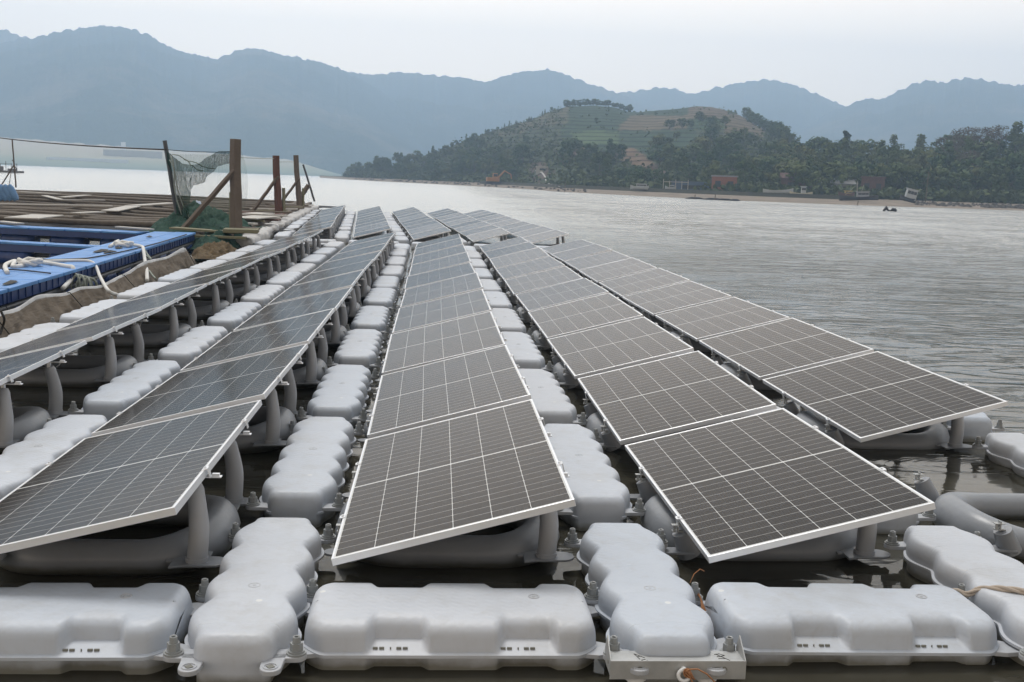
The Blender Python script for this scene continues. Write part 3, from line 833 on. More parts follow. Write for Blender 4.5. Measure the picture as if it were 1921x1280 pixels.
frame((523, 400), 43.9, 2.36, -.13, .22, (1.0, 1.55), 'second tall red-brown post along the raft edge', (.17, 1.1), M_REDW)
frame((562, 388), 53.0, 2.55, -.20, .20, (.95, 1.45), 'third tall post along the raft edge', (.15, 1.0))
spost('thin_pole', at_y(590, 378, 57.5), at_y(569, 309, 57.5), .11, M_DPIPE, 'thin dark leaning pole at the far end of the raft', 'pole', None, 8)
spost('leaning_stake', at_y(560, 376, 56), at_y(579, 347, 56), .19, M_WOOD, 'short slanted stake beside the thin dark pole', 'stake')
# net pole, net
pA = at_y(336, 425, 30.5); pB = at_y(309, 264, 30.5)
spost('net_pole', pA, pB, .13, M_DPIPE, 'dark leaning pole carrying one end of the green net', 'pole', None, 8)
def sheet(name, fn, nu, nv, m, lab, cat='net'):
    b = MB(); b.grid([[fn(i/nu, j/nv) for j in range(nv+1)] for i in range(nu+1)]); return tag(b.obj(name, m, None, 180), lab, cat)
T0 = at_y(313, 282, 30.4); T1 = at_y(441, 284, 29.0)
def net1(u, v):
    top = T0.lerp(T1, u); top.z -= .42*math.sin(min(1, u*1.35)*pi)*(1-u*.3)
    drop = interp([(0, 2.05), (.06, 2.0), (.14, 1.9), (.20, .95), (.32, .55), (.5, .52), (.68, .42), (.85, .35), (1, .25)], u)
    q = top+Vector((.55*v*(1-u)*min(1, drop)*.6, 0, -drop*v))
    q.y += .10*math.sin(u*44+v*5)*(.3+v)+.07*fbm(u*8, v*3)
    q.x += .07*fbm(u*6, v*4, 5)
    return q
sheet('gathered_net', lambda u, v: net1(u*.21, v), 34, 24, M_NETD, 'dark green gathered net hanging down along the dark leaning pole')
sheet('hanging_net', lambda u, v: net1(.20+u*.80, v), 60, 24, M_NET, 'green net draped between the dark pole and the tall thick post')
def net2(u, v):
    top = at_y(325, 290, 30.2).lerp(at_y(443, 290, 29.1), u); bot = at_y(345, 410, 30.2).lerp(at_y(440, 400, 29.1), u)
    q = top.lerp(bot, v); q.y += .08*fbm(u*5, v*5, 2); return q
sheet('thin_net', net2, 30, 20, M_NETT, 'faint thin net hanging behind the green net')
def net3(u, v):
    top = at_y(447, 270, 29.0).lerp(at_y(454, 285, 29.4), u); bot = at_y(447, 400, 29.0).lerp(at_y(458, 395, 29.4), u)
    q = top.lerp(bot, v); q.x += .13*math.sin(v*pi)*u; return q
sheet('thin_net', net3, 10, 20, M_NETT, 'faint thin net on the far side of the thick post')
for (a0, b0, r_) in (((318, 300), (352, 410), .014), ((320, 292), (338, 405), .018), ((323, 290), (400, 318), .014), ((345, 300), (378, 322), .016)):
    b = MB(); A = at_y(*a0, 30.2); B_ = at_y(*b0, 30.1)
    b.tube([A.lerp(B_, t/8)+Vector((.04*math.sin(t), 0, .03*math.sin(t*1.7)-.10*math.sin(t/8*pi)*0)) for t in range(9)], r_, 6)
    tag(b.obj('rope', M_ROPEG, None, 180), 'dark gathered cord of the green net', 'cord', 'gathered cords of the green net')
c1 = at(378, 425, .4)
heap('net_heap', (c1.x+.15, c1.y-.4, 1.30, 2.8, .46, .34), M_HEAP, 7, 'heap of dark green netting at the foot of the net post', 'net', 110, 110, 1.6, .10)
c1 = at(405, 452, .2)
heap('net_heap', (c1.x+.1, c1.y, .62, 1.9, .35, .10), M_HEAP, 11, 'dark green netting spilling down beside the blue walkway', 'net', 80, 80, 1.6, .12)
c1 = at(378, 402, .55); heap('sack', (c1.x, c1.y, .42, .7, .50, .36), simple('pale_blue_sack', (.36, .42, .55), .8, 0, .4, 5.), 5, 'pale blue crumpled sack behind the green net heap', 'sack', 20, 16, 2., .06)
# ropes between posts
def line3(a, c, sag, r_, lab, m=M_ROPED):
    b = MB(); a = Vector(a); c = Vector(c)
    b.tube([a.lerp(c, t/24)-Vector((0, 0, sag*4*(t/24)*(1-t/24))) for t in range(25)], r_, 5); tag(b.obj('rope', m, None, 180), lab, 'rope')
line3(at_y(-60, 250, 60), at_y(311, 281, 30.4), .12, .022, 'thin rope sagging from far away to the dark net pole')
line3(at_y(314, 281, 30.4), at_y(440, 285, 29), .03, .009, 'thin rope between the net pole and the thick post')
line3(at_y(450, 296, 29), at_y(514, 298, 43.8), .0, .01, 'thin rope between the first and second raft posts', M_ROPEG)
line3(at_y(518, 304, 43.8), at_y(550, 304, 53), .0, .01, 'thin rope between the second and third raft posts', M_ROPEG)
# tripod and blue drums
r = empty('tripod', at_y(28, 352, 64)); tag(r, 'thin wooden tripod mast on the far edge of the raft', 'mast')
o0 = Vector(r.location)
for nme, a0, b0, w in (('mast', (30, 352), (23, 262), .09), ('leg', (0, 352), (26, 310), .08), ('leg', (17, 350), (21, 318), .04), ('stay', (31, 318), (23, 300), .05)):
    spost(nme, at_y(*a0, 64)-o0, at_y(*b0, 64)-o0, w, M_WOOD, None, None, None, 6, r)
for k in range(4):
    base = at_y(4+k*9, 376, 47); b = MB(); tt = Vector((-.30, .0, .62))
    b.tube([base+tt*(q/5) for q in range(6)], [.11, .15, .155, .155, .15, .10], 12)
    tag(b.obj('blue_drum', simple('pale_blue_drum', (.13, .27, .50), .5, 0, .3, 5.) if k == 0 else bpy.data.materials['pale_blue_drum'], None, 60),
        'leaning pale blue drum, %s in the bunch at the raft' % ordn(k), 'drum', 'pale blue drums on the raft')
# distant raft hut
c = at(12, 319, 0.0); c = dirp(12)*230; c.z = 0
r = empty('distant_raft', c, -.05); tag(r, 'small dark work raft with thin posts far out on the water', 'raft')
b = MB().box(-6, 2.7, -1.4, 1.4, .1, .5).box(-5, -3.9, -1, 1, .5, 1.1).box(-2.5, -.9, -.8, .8, .5, 1.3).box(.5, 1.7, -.8, .8, .5, .9); b.obj('deck', M_WOOD, r)
b = MB()
for k in range(9): b.box(-5.8+k*1.03, -5.72+k*1.03, -1.3, -1.2, .5, 2.0+.3*math.sin(k*2.3))
b.box(-5.9, 2.6, -1.3, -1.24, 1.75, 1.82); b.obj('railing', M_WOOD, r)

# steel angle, eye bolt, twine, rope on the front
r = empty('steel_bracket', (1.03, 4.03, .117)); tag(r, 'galvanised steel angle plate bolted across the front of the short float', 'bracket')
b = MB(); X0, X1 = -.275, .275
b.box(X0, X1, -.030, -.025, -.056, .022); b.box(X0, X1, -.025, .085, .0045, .0085, Matrix.Translation((0, 0, .004)))
b.obj('plate', M_STEEL, r, None, bevel=.0015)
for sx in (-1, 1):
    b = MB(); x = sx*.2725
    x0, x1 = x-.0022, x+.0022
    pr = [(-.0245, -.08), (.005, -.055), (.09, -.03), (.10, .014), (-.0245, .0225)] if sx < 0 else [(-.0245, .0135), (.10, .012), (.13, .05), (.10, .085), (-.0245, .024)]
    pr = [(-.0245, -.04), (.09, -.035), (.105, .02), (.075, .085), (-.0245, .0225)]
    b.add([(x0, p, q) for p, q in pr]+[(x1, p, q) for p, q in pr], [(0, 1, 2, 3, 4), (9, 8, 7, 6, 5)]+[(k, (k+1) % 5, 5+(k+1) % 5, 5+k) for k in range(5)])
    b.obj('side_flange', M_STEEL, r)
    MB().cyl((0, 0), .008, -.0032, .0032, 14, None, Matrix.Translation((x, .02, -.005)) @ Matrix.Rotation(pi/2, 4, 'Y')).obj('hole', M_SLOT, r)
for hx in (-.155, .185):
    MB().cyl((0, 0), .0135, 0, .0015, 18, None, Matrix.Translation((hx, -.0302, -.015)) @ Matrix.Rotation(pi/2, 4, 'X')).obj('hole', M_SLOT, r)
    MB().cyl((0, 0), .008, 0, .004, 6, None, Matrix.Translation((hx+.003, -.0305, -.019)) @ Matrix.Rotation(pi/2, 4, 'X')).obj('bolt', M_LUG, r)
M_WHITEP = simple('white_plastic', (.70, .71, .72), .4, 0, .08, 9.)
b = MB(); b.tube([(.02+.023*math.cos(a*pi/10), -.047+.006*math.sin(a*pi/10), -.030+.021*math.sin(a*pi/10)) for a in range(20)], .008, 8, True)
b.tube([(.02, -.026, -.009), (.02, -.048, -.010)], .011, 8)
b.obj('eye_bolt', M_WHITEP, r, 80)
for sx in (-.16, .13):
    MB().cyl((sx, .03), .045, -.078, -.055, 20).cyl((sx, .03), .03, -.095, -.078, 16).obj('washer', M_WHITEP, r, 50)
def scribble(strokes, name, par):
    b = MB()
    for s_ in strokes: b.tube([(p[0], p[1], .0132) for p in s_], .0014, 5)
    b.obj(name, M_ROPED, par, 80)
scribble([[(-.165, .055), (-.150, .005)], [(-.165, .055), (-.128, .018)], [(-.155, .028), (-.140, .034)], [(-.128, .004), (-.146, -.004), (-.134, -.014), (-.122, -.006), (-.112, -.018), (-.128, -.024)]], 'marker_writing', r)
scribble([[(.165, .050), (.185, .056), (.205, .040), (.190, .034)], [(.170, .030), (.190, .030), (.200, .012), (.172, .012)], [(.172, .052), (.215, -.006)]], 'marker_writing', r)
# twine through the eye bolt
b = MB(); e = Vector((1.05, 3.980, .090))
b.tube([e+Vector((0, 0, .012)), e+Vector((.02, -.006, .026)), e+Vector((.05, -.008, .028)), e+Vector((.09, -.006, .006)), e+Vector((.125, -.003, -.03)), e+Vector((.15, .01, -.055)), e+Vector((.19, .03, -.05))], .0032, 6)
b.tube([e+Vector((.0, 0, .012)), e+Vector((.018, -.01, -.002)), e+Vector((.035, -.01, -.03)), e+Vector((.06, -.006, -.07)), e+Vector((.08, 0, -.10))], .003, 6)
for k in range(6):
    c0 = e+Vector((.010+.004*k, -.003, .010-.003*k)); b.tube([c0+Vector((.014*math.cos(a*pi/5+k), .006*math.sin(a*pi/5), .016*math.sin(a*pi/5+k*.7))) for a in range(10)], .0028, 5, True)
tag(b.obj('twine', M_TWINE, None, 180), 'frayed orange twine tied through the white eye bolt', 'twine')
b = MB(); e = Vector((1.27, 4.66, .10))
for k in range(3):
    b.tube([e+Vector((.0+.008*k, .10, .05)), e+Vector((.025, .04, .02)), e+Vector((.02+.01*k, -.02, -.03)), e+Vector((.03+.012*k, -.10, -.07)), e+Vector((.04+.01*k, -.17, -.09))], .0035, 6)
b.tube([e+Vector((-.02, .08, .08)), e+Vector((.0, .09, .12)), e+Vector((.03, .10, .14)), e+Vector((.05, .1, .13))], .002, 5)
tag(b.obj('twine', M_TWINE, None, 180), 'brown twine wound around the bolt beside the front float', 'twine')
rope('twisted_rope', [(2.49, 4.72, .14), (2.52, 4.70, .165), (2.56, 4.68, .155), (2.62, 4.66, .19), (2.70, 4.60, .215), (2.80, 4.55, .215), (2.92, 4.50, .20), (3.05, 4.46, .15), (3.25, 4.42, .12), (3.5, 4.4, .10)], .014, simple('hemp_rope', (.42, .36, .30), .9, 0, .2, 50.),
     'twisted beige rope lying across the float beside the bare ring', 'rope', True, 14)

# ------------------------------------------------------------------ water
def water(g, o):
    v = g.geo()
    a0 = g.noise(g.scale(v, (.50, 1.15, 1)), 1.0, 5., .55, .8)
    a = g.math('ADD', g.math('MULTIPLY', a0, .6), g.math('ABSOLUTE', g.math('SUBTRACT', g.noise(g.scale(v, (.16, .75, 1)), 1.0, 4., .5, 1.2), .5)))
    b2 = g.noise(g.scale(v, (.9, 3.0, 1)), 1.6, 3., .55, .3)
    wide = g.noise(g.scale(v, (.05, .10, 1)), 1., 2.)
    sx = g.n('SeparateXYZ'); g.set(sx.inputs[0], v)
    # calm between the floats, rippled outside
    out = g.ramp(g.math('MULTIPLY', g.math('SUBTRACT', sx.outputs[0], 3.5), .12), [(0., 0.), (1., 1.)])
    amp = g.math('MULTIPLY', g.math('ADD', .12, g.math('MULTIPLY', out, .9)), g.ramp(wide, [(.3, .35), (.65, 1.)]))
    rn = g.noise(g.scale(v, (.42, 1.1, 1)), 1.0, 4., .55, 1.4)
    rdg = g.math('POWER', g.math('SUBTRACT', 1., g.math('ABSOLUTE', g.math('SUBTRACT', g.math('MULTIPLY', rn, 4.), g.math('ROUND', g.math('MULTIPLY', rn, 4.))))), 7.)
    h = g.math('MULTIPLY', g.math('ADD', g.math('ADD', a, g.math('MULTIPLY', b2, .30)), g.math('MULTIPLY', rdg, .28)), amp)
    dist = g.math('MULTIPLY', g.n('VectorMath', {'operation': 'LENGTH'}, i0=v).outputs['Value'], 1.)
    dd = g.ramp(g.math('DIVIDE', dist, 400.), [(.0, .35), (.03, .95), (.15, 1.2), (1, 1.3)])
    bp = g.bump(g.math('MULTIPLY', h, dd), 1., .085)
    n = g.noise(v, .6, 4.)
    col = g.mix(n, (.038, .036, .027), (.055, .052, .040))
    rg = g.ramp(g.math('DIVIDE', dist, 400.), [(.0, .03), (.02, .06), (.06, .14), (.15, .25), (.4, .27)])
    df = g.n('BsdfDiffuse', Color=col, Normal=bp); gl = g.n('BsdfGlossy', {'distribution': 'MULTI_GGX'}, Color=(.94, .95, .94), Roughness=rg, Normal=bp)
    fr = g.n('Fresnel', IOR=1.333, Normal=bp); mx = g.n('MixShader'); g.set(mx.inputs[0], g.math('MINIMUM', fr.outputs[0], .76)); g.set(mx.inputs[1], df); g.set(mx.inputs[2], gl)
    g.nt.links.new(mx.outputs[0], o.inputs[0])
wo = MB(); wo.add([(-6000, -2000, 0), (6000, -2000, 0), (6000, 6000, 0), (-6000, 6000, 0)], [(0, 1, 2, 3)])
tag(wo.obj('water', mat('bay_water', water)), kind='structure')
wv = MB()
# ------------------------------------------------------------------ land
SH = [(560, 640), (640, 500), (700, 430), (850, 350), (1000, 275), (1040, 240), (1200, 210), (1400, 192), (1600, 192), (1921, 212), (2300, 240)]
CD = [(560, 690), (640, 560), (700, 480), (850, 470), (950, 500), (1100, 560), (1310, 560), (1420, 500), (1480, 380), (1600, 340), (1921, 320), (2300, 330)]
CY = [(560, 336), (630, 332), (660, 326), (700, 318), (800, 298), (860, 270), (920, 249), (1000, 226), (1050, 208), (1100, 204), (1140, 207), (1180, 216), (1240, 213), (1310, 207), (1360, 218), (1420, 246), (1455, 268), (1490, 296), (1600, 312), (1750, 312), (1921, 308), (2300, 308)]
def ground(px, D):
    s = interp(SH, px); c = interp(CD, px); y = sinterp(CY, px)
    hc = max(1.2, (hor(px)-y)/F*c+2.0)
    bz = .9; bw = 34
    if D < s: return max(-1.5, -(s-D)*.03)
    if D < s+bw: return bz*((D-s)/bw)
    t = (D-s-bw)/max(5, c-s-bw)
    if t < 1: z = bz+(hc-bz)*(sst(t)*.55+t*.45)
    else: z = hc-(t-1)**1.2*hc*1.5
    z += (.9*fbm(px*.012, D*.02, 1)+.25*fbm(px*.06, D*.08, 4))*min(1, t*4)*min(1, hc/12)
    return z
def land_pt(px, D, dz=0.):
    d = dirp(px); return Vector((d.x*D, d.y*D, ground(px, D)+dz))
def pyof(px, D, z): return hor(px)-(z-2.0)/D*F
def field(px, py, D):
    """real ground cover of the headland: tea terraces, ploughed and dry-grass plots, sand"""
    s = interp(SH, px)
    j = 5*fbm(px*.03, py*.06, 2)
    if D < s+36: return (.235, .20, .165)
    if D < s+46: return (.10, .09, .075)
    X = px+j; Y = py+j*.6
    if 1152 < X < 1283 and 222 < Y < 248 and (X-1152) > (248-Y)*.9: return (.125, .10, .062)
    if 1283 < X < 1356 and 205 < Y < 228: return (.115, .09, .06)
    if 1296 < X < 1352 and 228 <= Y < 248: return (.045, .075, .04)
    if 1350 < X < 1425 and 222 < Y < 268: return (.12, .095, .058)
    if 1068 < X < 1155 and 250 < Y < 272: return (.075, .11, .05)
    if 1070 < X < 1100 and 276 < Y < 294: return (.17, .12, .08)
    if 1150 < X < 1245 and 280 < Y < 335 and abs(X-(1160+(Y-280)*1.4)) < 26: return (.14, .095, .06)
    if 990 < X < 1036 and 308 < Y < 350 and fbm(px*.05, py*.09, 8) > -.15: return (.10, .07, .055)
    if 930 < X < 1060 and Y < 262-(X-930)*.22: return (.095, .090, .052)
    if 1050 < X < 1300 and Y < 290: return (.036, .060, .034)
    return (.055, .068, .038)
b = MB(); cols = []; nu, nv = 360, 110
rows = []
for i in range(nu+1):
    px = 600+1560*i/nu; s = interp(SH, px); c = interp(CD, px); row = []
    for j in range(nv+1):
        t = j/nv
        if t < .12: D = s-30+64*t/.12
        elif t < .8: D = s+34+(c-s-34)*((t-.12)/.68)
        else: D = c+(t-.8)/.2*160
        p = land_pt(px, D); row.append(p); cols.append(field(px, pyof(px, D, p.z), D))
    rows.append(row)
b.grid(rows)
def landm(g, o):
    v = g.geo(); a = g.n('VertexColor', {'layer_name': 'cover'}); sx = g.n('SeparateXYZ'); g.set(sx.inputs[0], v)
    # terrace steps follow the height
    zz = g.math('ADD', sx.outputs[2], g.math('MULTIPLY', g.noise(v, .02, 3.), 3.))
    st = g.math('FRACT', g.math('MULTIPLY', zz, .50)); line = g.ramp(st, [(.0, .40), (.22, .45), (.34, 1.12), (1, 1.0)])
    up_ = g.ramp(g.math('MULTIPLY', sx.outputs[2], .1), [(.2, 0.), (.9, 1.)])
    n = g.noise(v, .22, 6., .7)
    c = g.mix(1., a.outputs[0], g.ramp(n, [(.25, .6), (.75, 1.4)]), 'MULTIPLY')
    c = g.mix(up_, c, g.mix(1., c, line, 'MULTIPLY'))
    g.bsdf(o, Base_Color=c, Roughness=.95, Specular_IOR_Level=.1, Normal=g.bump(g.noise(v, .8, 5., .7), .8, .6))
me = b.mesh('hill', mat('headland_ground', landm), 180)
ca = me.color_attributes.new('cover', 'FLOAT_COLOR', 'POINT')
for i, c in enumerate(cols): ca.data[i].color = (*c, 1)
tag(link('hill', me), kind='structure')

# ------------------------------------------------------------------ mountains
def mountain(name, prof, D, p0, p1, depth, seed, nu=260, nv=46, rough=1.):
    b = MB(); rows = []
    for i in range(nu+1):
        px = p0+(p1-p0)*i/nu; d = dirp(px); y = sinterp(prof, px); hc = (hor(px)-y)/F*D+2; row = []
        hc += hc*.012*fbm(px*.08, seed, 0, 4)*2
        for j in range(nv+1):
            t = j/nv*1.25; DD = D-depth*(1-t)
            x, yy = d.x*DD, d.y*DD
            if t < 1:
                base = (t**1.15)*(1-.0*t)
                sp = (1-abs(fbm(x*.0016+seed, yy*.0010, seed, 5)))-.55
                z = hc*(base+rough*.34*sp*math.sin(min(1, t)*pi)**.8)
            else: z = hc*(1-(t-1)*2.2)
            row.append((x, yy, z-2))
        rows.append(row)
    b.grid(rows); return tag(b.obj(name, M_MT, None, 180), kind='structure')
def mtm(g, o):
    v = g.geo(); n = g.noise(v, .004, 8., .7); n2 = g.noise(v, .02, 6., .7)
    c = g.mix(n2, (.020, .032, .022), (.055, .075, .045)); c = g.mix(g.ramp(n, [(.52, 0.), (.64, .75)]), c, (.15, .13, .09))
    g.bsdf(o, Base_Color=c, Roughness=1., Specular_IOR_Level=.0, Normal=g.bump(n2, 1., 14.))
M_MT = mat('forested_mountain', mtm)
mountain('mountain', [(-500, 40), (-200, 60), (0, 82), (30, 88), (60, 98), (200, 130), (400, 170)], 2600, -600, 420, 700, 5)
mountain('mountain', [(-400, 180), (-100, 130), (40, 100), (70, 96), (120, 84), (165, 79), (200, 74), (240, 76), (275, 84), (300, 97), (345, 113), (375, 117), (405, 122), (440, 110), (470, 102), (530, 112), (600, 126), (640, 139), (700, 168), (780, 215), (880, 290), (960, 330)], 2250, -420, 960, 1000, 1, 420)
mountain('mountain', [(300, 220), (480, 165), (600, 150), (660, 143), (700, 146), (755, 142), (820, 147), (870, 152), (905, 158), (940, 148), (970, 141), (1020, 137), (1055, 146), (1090, 160), (1140, 176), (1200, 200), (1300, 250), (1400, 300)], 2480, 300, 1400, 900, 2, 420)
mountain('mountain', [(900, 240), (1060, 195), (1150, 178), (1200, 172), (1240, 169), (1280, 178), (1300, 178), (1340, 168), (1390, 160), (1430, 158), (1470, 167), (1520, 187), (1570, 209), (1640, 235), (1800, 290)], 2650, 900, 1850, 900, 3, 320)
mountain('mountain', [(1380, 300), (1480, 245), (1570, 209), (1610, 196), (1640, 196), (1680, 180), (1715, 169), (1750, 172), (1790, 167), (1850, 178), (1900, 184), (2000, 176), (2200, 190), (2400, 220)], 2380, 1380, 2400, 900, 4, 320)
# low far shore with sheds
b = MB(); rows = []
prof = [(-400, 255), (-100, 258), (0, 262), (150, 272), (310, 283), (450, 292), (540, 300), (590, 314), (640, 328)]
for i in range(121):
    px = -400+1040*i/120; d = dirp(px); hc = ((hor(px)-interp(prof, px))/F*1250+2)*(1+.05*fbm(px*.05, 3, 1, 5)); row = []
    for j in range(25):
        t = j/24; DD = 960+t*420; tt = (DD-960)/290
        z = -1+min(1, tt)**.8*(hc+1)*(1+.05*fbm(px*.02, DD*.01, 7)) if tt < 1 else hc-(tt-1)*hc*1.6
        row.append((d.x*DD, d.y*DD, z))
    rows.append(row)
b.grid(rows)
def fsm(g, o):
    v = g.geo(); sx = g.n('SeparateXYZ'); g.set(sx.inputs[0], v); n = g.noise(g.scale(v, (.3, .3, 6)), .04, 6., .7)
    c = g.ramp(g.math('ADD', g.math('MULTIPLY', sx.outputs[2], .035), g.math('MULTIPLY', n, .3)), [(.12, (.17, .22, .20)), (.3, (.26, .29, .22)), (.5, (.36, .34, .25)), (.8, (.42, .37, .29))])
    g.bsdf(o, Base_Color=c, Roughness=1., Specular_IOR_Level=0.)
tag(b.obj('shore', mat('far_shore_fields', fsm), None, 180), kind='structure')
def house(px, pyb, D, w, h, dep, wall, roofc, name, lab, cat, storeys=1, roof='gable', zb=None, nwin=3, grp=None, rot=0.):
    d = dirp(px); zb = (hor(px)-pyb)/F*D+2 if zb is None else zb
    r = empty(name, (d.x*D, d.y*D, zb), math.atan2(-d.x, d.y)+rot); tag(r, lab, cat, grp)
    MB().box(-w/2, w/2, 0, dep, -3, h).obj('wall', wall, r)
    if roof == 'gable':
        b = MB(); e = .35; b.add([(-w/2-e, -e, h+.003), (w/2+e, -e, h+.003), (w/2+e, dep+e, h+.003), (-w/2-e, dep+e, h+.003), (-w/2-e, dep/2, h+dep*.28), (w/2+e, dep/2, h+dep*.28)],
            [(0, 1, 5, 4), (2, 3, 4, 5), (0, 4, 3), (1, 2, 5), (0, 3, 2, 1)]); b.obj('roof', roofc, r)
    else: MB().box(-w/2-.2, w/2+.2, -.2, dep+.2, h+.003, h+.3).obj('roof', roofc, r)
    for s in range(storeys if nwin else 0):
        for k in range(nwin):
            x = -w/2+w*(k+.5)/nwin; z = h/storeys*(s+.35); ww = w/nwin*.22
            MB().box(x-ww, x+ww, -.05, -.002, z, z+h/storeys*.38).obj('window', M_DARKW, r)
    return r
M_DARKW = simple('dark_opening', (.03, .035, .04), .4)
M_WHW = simple('white_wall', (.75, .76, .76), .8, 0, .08, .5); M_CRM = simple('cream_wall', (.45, .42, .36), .9, 0, .15, .3)
M_BRICK = simple('red_brick', (.26, .11, .07), .95, 0, .3, .8); M_BLUEM = simple('blue_sheet_metal', (.07, .11, .17), .6, 0, .3, .6)
M_RUST = simple('rusty_scrap', (.12, .07, .06), .95, 0, .5, 1.2); M_GREYR = simple('grey_roof', (.25, .25, .25), .8, 0, .2, .5)
M_WHRF = simple('white_roof', (.80, .82, .84), .6, 0, .04, .5)
house(165, 304, 1010, 66, 2.3, 12, M_WHW, M_WHRF, 'shed', 'long low white shed on the far shore under the mountains', 'shed', roof='flat', nwin=0)
house(250, 299, 1080, 52, 7, 14, M_CRM, M_CRM, 'building', 'pale cream block behind the long white shed', 'building', 1, 'flat', nwin=0)
house(232, 279, 1180, 4.5, 4.5, 5, M_WHW, M_WHRF, 'house', 'tiny white house on the far shore ridge line', 'house', 1, 'flat', nwin=0)

# ------------------------------------------------------------------ trees
def leafm(c1, c2, c3):
    def b(g, o):
        v = g.obj(); oi = g.n('ObjectInfo').outputs['Random']; n = g.noise(v, .9, 4., .7)
        c = g.mix(g.ramp(n, [(.3, 0.), (.7, 1.)]), c1, c2); c = g.mix(g.math('MULTIPLY', g.ramp(oi, [(.3, 0.), (1, 1.)]), .6), c, c3)
        g.bsdf(o, Base_Color=c, Roughness=.75, Specular_IOR_Level=.2)
    return b
M_LEAF = [mat('dark_leaves', leafm((.030, .062, .022), (.068, .110, .034), (.090, .108, .034))),
          mat('olive_leaves', leafm((.055, .080, .022), (.11, .14, .04), (.13, .125, .045))),
          mat('brown_twigs', leafm((.075, .062, .045), (.125, .105, .075), (.095, .088, .050))),
          mat('conifer_needles', leafm((.018, .034, .022), (.034, .056, .034), (.04, .06, .034)))]
M_BARK = simple('bark', (.09, .075, .06), .95, 0, .3, 2.)
def crown_mesh(seed, kind, mi):
    r = rng('crown', seed); b = MB()
    blobs = []
    if kind == 'round':
        for _ in range(17):
            a = r.uniform(0, 2*pi); z = r.uniform(-.7, .85); q = math.sqrt(max(.05, 1-z*z))*r.uniform(.35, .78)
            blobs.append((q*math.cos(a)*.42, q*math.sin(a)*.42, .60+z*.30, r.uniform(.11, .19)))
        lf, ls = 44, .034
    elif kind == 'tall':
        for k in range(18):
            z = .18+k/17*.78; a = r.uniform(0, 2*pi); q = .17*math.sin(min(1, (1.03-z)*1.5)*pi/2)*r.uniform(.3, 1)
            blobs.append((q*math.cos(a), q*math.sin(a), z, r.uniform(.06, .11)))
        lf, ls = 36, .026
    elif kind == 'cone':
        for k in range(22):
            z = .10+k/21*.88; a = r.uniform(0, 2*pi); q = .22*(1.05-z)**.8*r.uniform(.5, .9)
            blobs.append((q*math.cos(a), q*math.sin(a), z, .05+.12*(1-z)))
        lf, ls = 36, .026
    else:
        for _ in range(30):
            a = r.uniform(0, 2*pi); z = r.uniform(.25, .95); q = r.uniform(.05, .34)*(1.3-z*.8)
            blobs.append((q*math.cos(a), q*math.sin(a), z, r.uniform(.08, .14)))
        lf, ls = 60, .024
    for (x, y, z, R_) in blobs:
        for _ in range(lf):
            d = Vector((r.gauss(0, 1), r.gauss(0, 1), r.gauss(0, 1))).normalized(); q = R_*r.uniform(.6, 1.12)
            p = Vector((x, y, z))+Vector((d.x*q, d.y*q, d.z*q*.75))
            u = d.cross(Vector((r.gauss(0, 1), r.gauss(0, 1), r.gauss(0, 1)))).normalized(); w = d.cross(u)
            u = (u+d*r.uniform(-.5, .5)).normalized(); s = ls*r.uniform(.6, 1.5)
            if kind == 'bare': b.add([p-u*s*.35, p+w*s*.35, p+u*s*1.3, p-w*s*.25], [(0, 1, 2, 3)])
            else: b.add([p-u*s, p+w*s*.8, p+u*s*1.1, p-w*s*.7], [(0, 1, 2, 3)])
    me = bpy.data.meshes.new('crown'); me.from_pydata(b.v, [], b.f); me.materials.append(M_LEAF[mi]); return me
def trunk_mesh(seed, kind):
    r = rng('tr', seed); b = MB(); h = .55 if kind != 'cone' else .9
    b.tube([(0, 0, -.06), (.01, 0, .15), (.0, .01, .35), (.012, .0, h)], [.026, .02, .015, .006], 6)
    for k in range(6):
        a = r.uniform(0, 2*pi); z = r.uniform(.2, .45); L = r.uniform(.14, .34)
        b.tube([(0, 0, z), (L*.5*math.cos(a), L*.5*math.sin(a), z+L*.45), (L*math.cos(a), L*math.sin(a), z+L*1.0)], [.011, .007, .003], 4)
    return b.mesh('trunk', M_BARK, 180)
TK = [('round', 0), ('round', 1), ('round', 0), ('tall', 0), ('cone', 3), ('bare', 2), ('round', 1), ('tall', 1)]
TM = [(crown_mesh(i, k, m), trunk_mesh(i, k)) for i, (k, m) in enumerate(TK)]
TD = {'round': ['rounded dark green tree', 'rounded olive green tree'], 'tall': ['slender dark green tree', 'slender olive tree'], 'cone': ['dark pointed conifer']*4, 'bare': ['half-bare brownish tree']*3}
def tree(px, D, h, ti, lab=None, wx=1., area=''):
    k, m = TK[ti]; r = empty('tree' if k != 'cone' else 'conifer', land_pt(px, D, -.20*h), rng('t', px, D).uniform(0, 6.28)); r.scale = (h*wx, h*wx, h)
    l0 = TD[k][m if m < len(TD[k]) else 0]
    if lab: tag(r, lab, 'tree', 'trees of the headland')
    else: tag(r, '%s %s' % (l0, area), 'tree', '%ss %s' % (l0, area))
    link('crown', TM[ti][0], r); link('trunk', TM[ti][1], r); return r
rt_ = rng('trees'); nt = 0
def scatter(n, pxa, pxb, ta, tb, ha, hb, kinds, area, cond=None):
    global nt
    for i in range(n):
        px = lerp(pxa, pxb, (i+rt_.random())/n); s = interp(SH, px)+44; c = interp(CD, px)
        t = rt_.uniform(ta, tb); D = s+(c-s)*t
        if cond and not cond(px, pyof(px, D, ground(px, D))): continue
        tree(px, D, rt_.uniform(ha, hb), rt_.choice(kinds), None, rt_.uniform(.85, 1.25), area); nt += 1
scatter(26, 652, 900, .0, .95, 5, 8.5, [0, 2, 1, 3], 'on the low point of the headland')
scatter(20, 700, 960, .0, .35, 5, 9, [0, 2, 3, 6], 'on the low point of the headland')
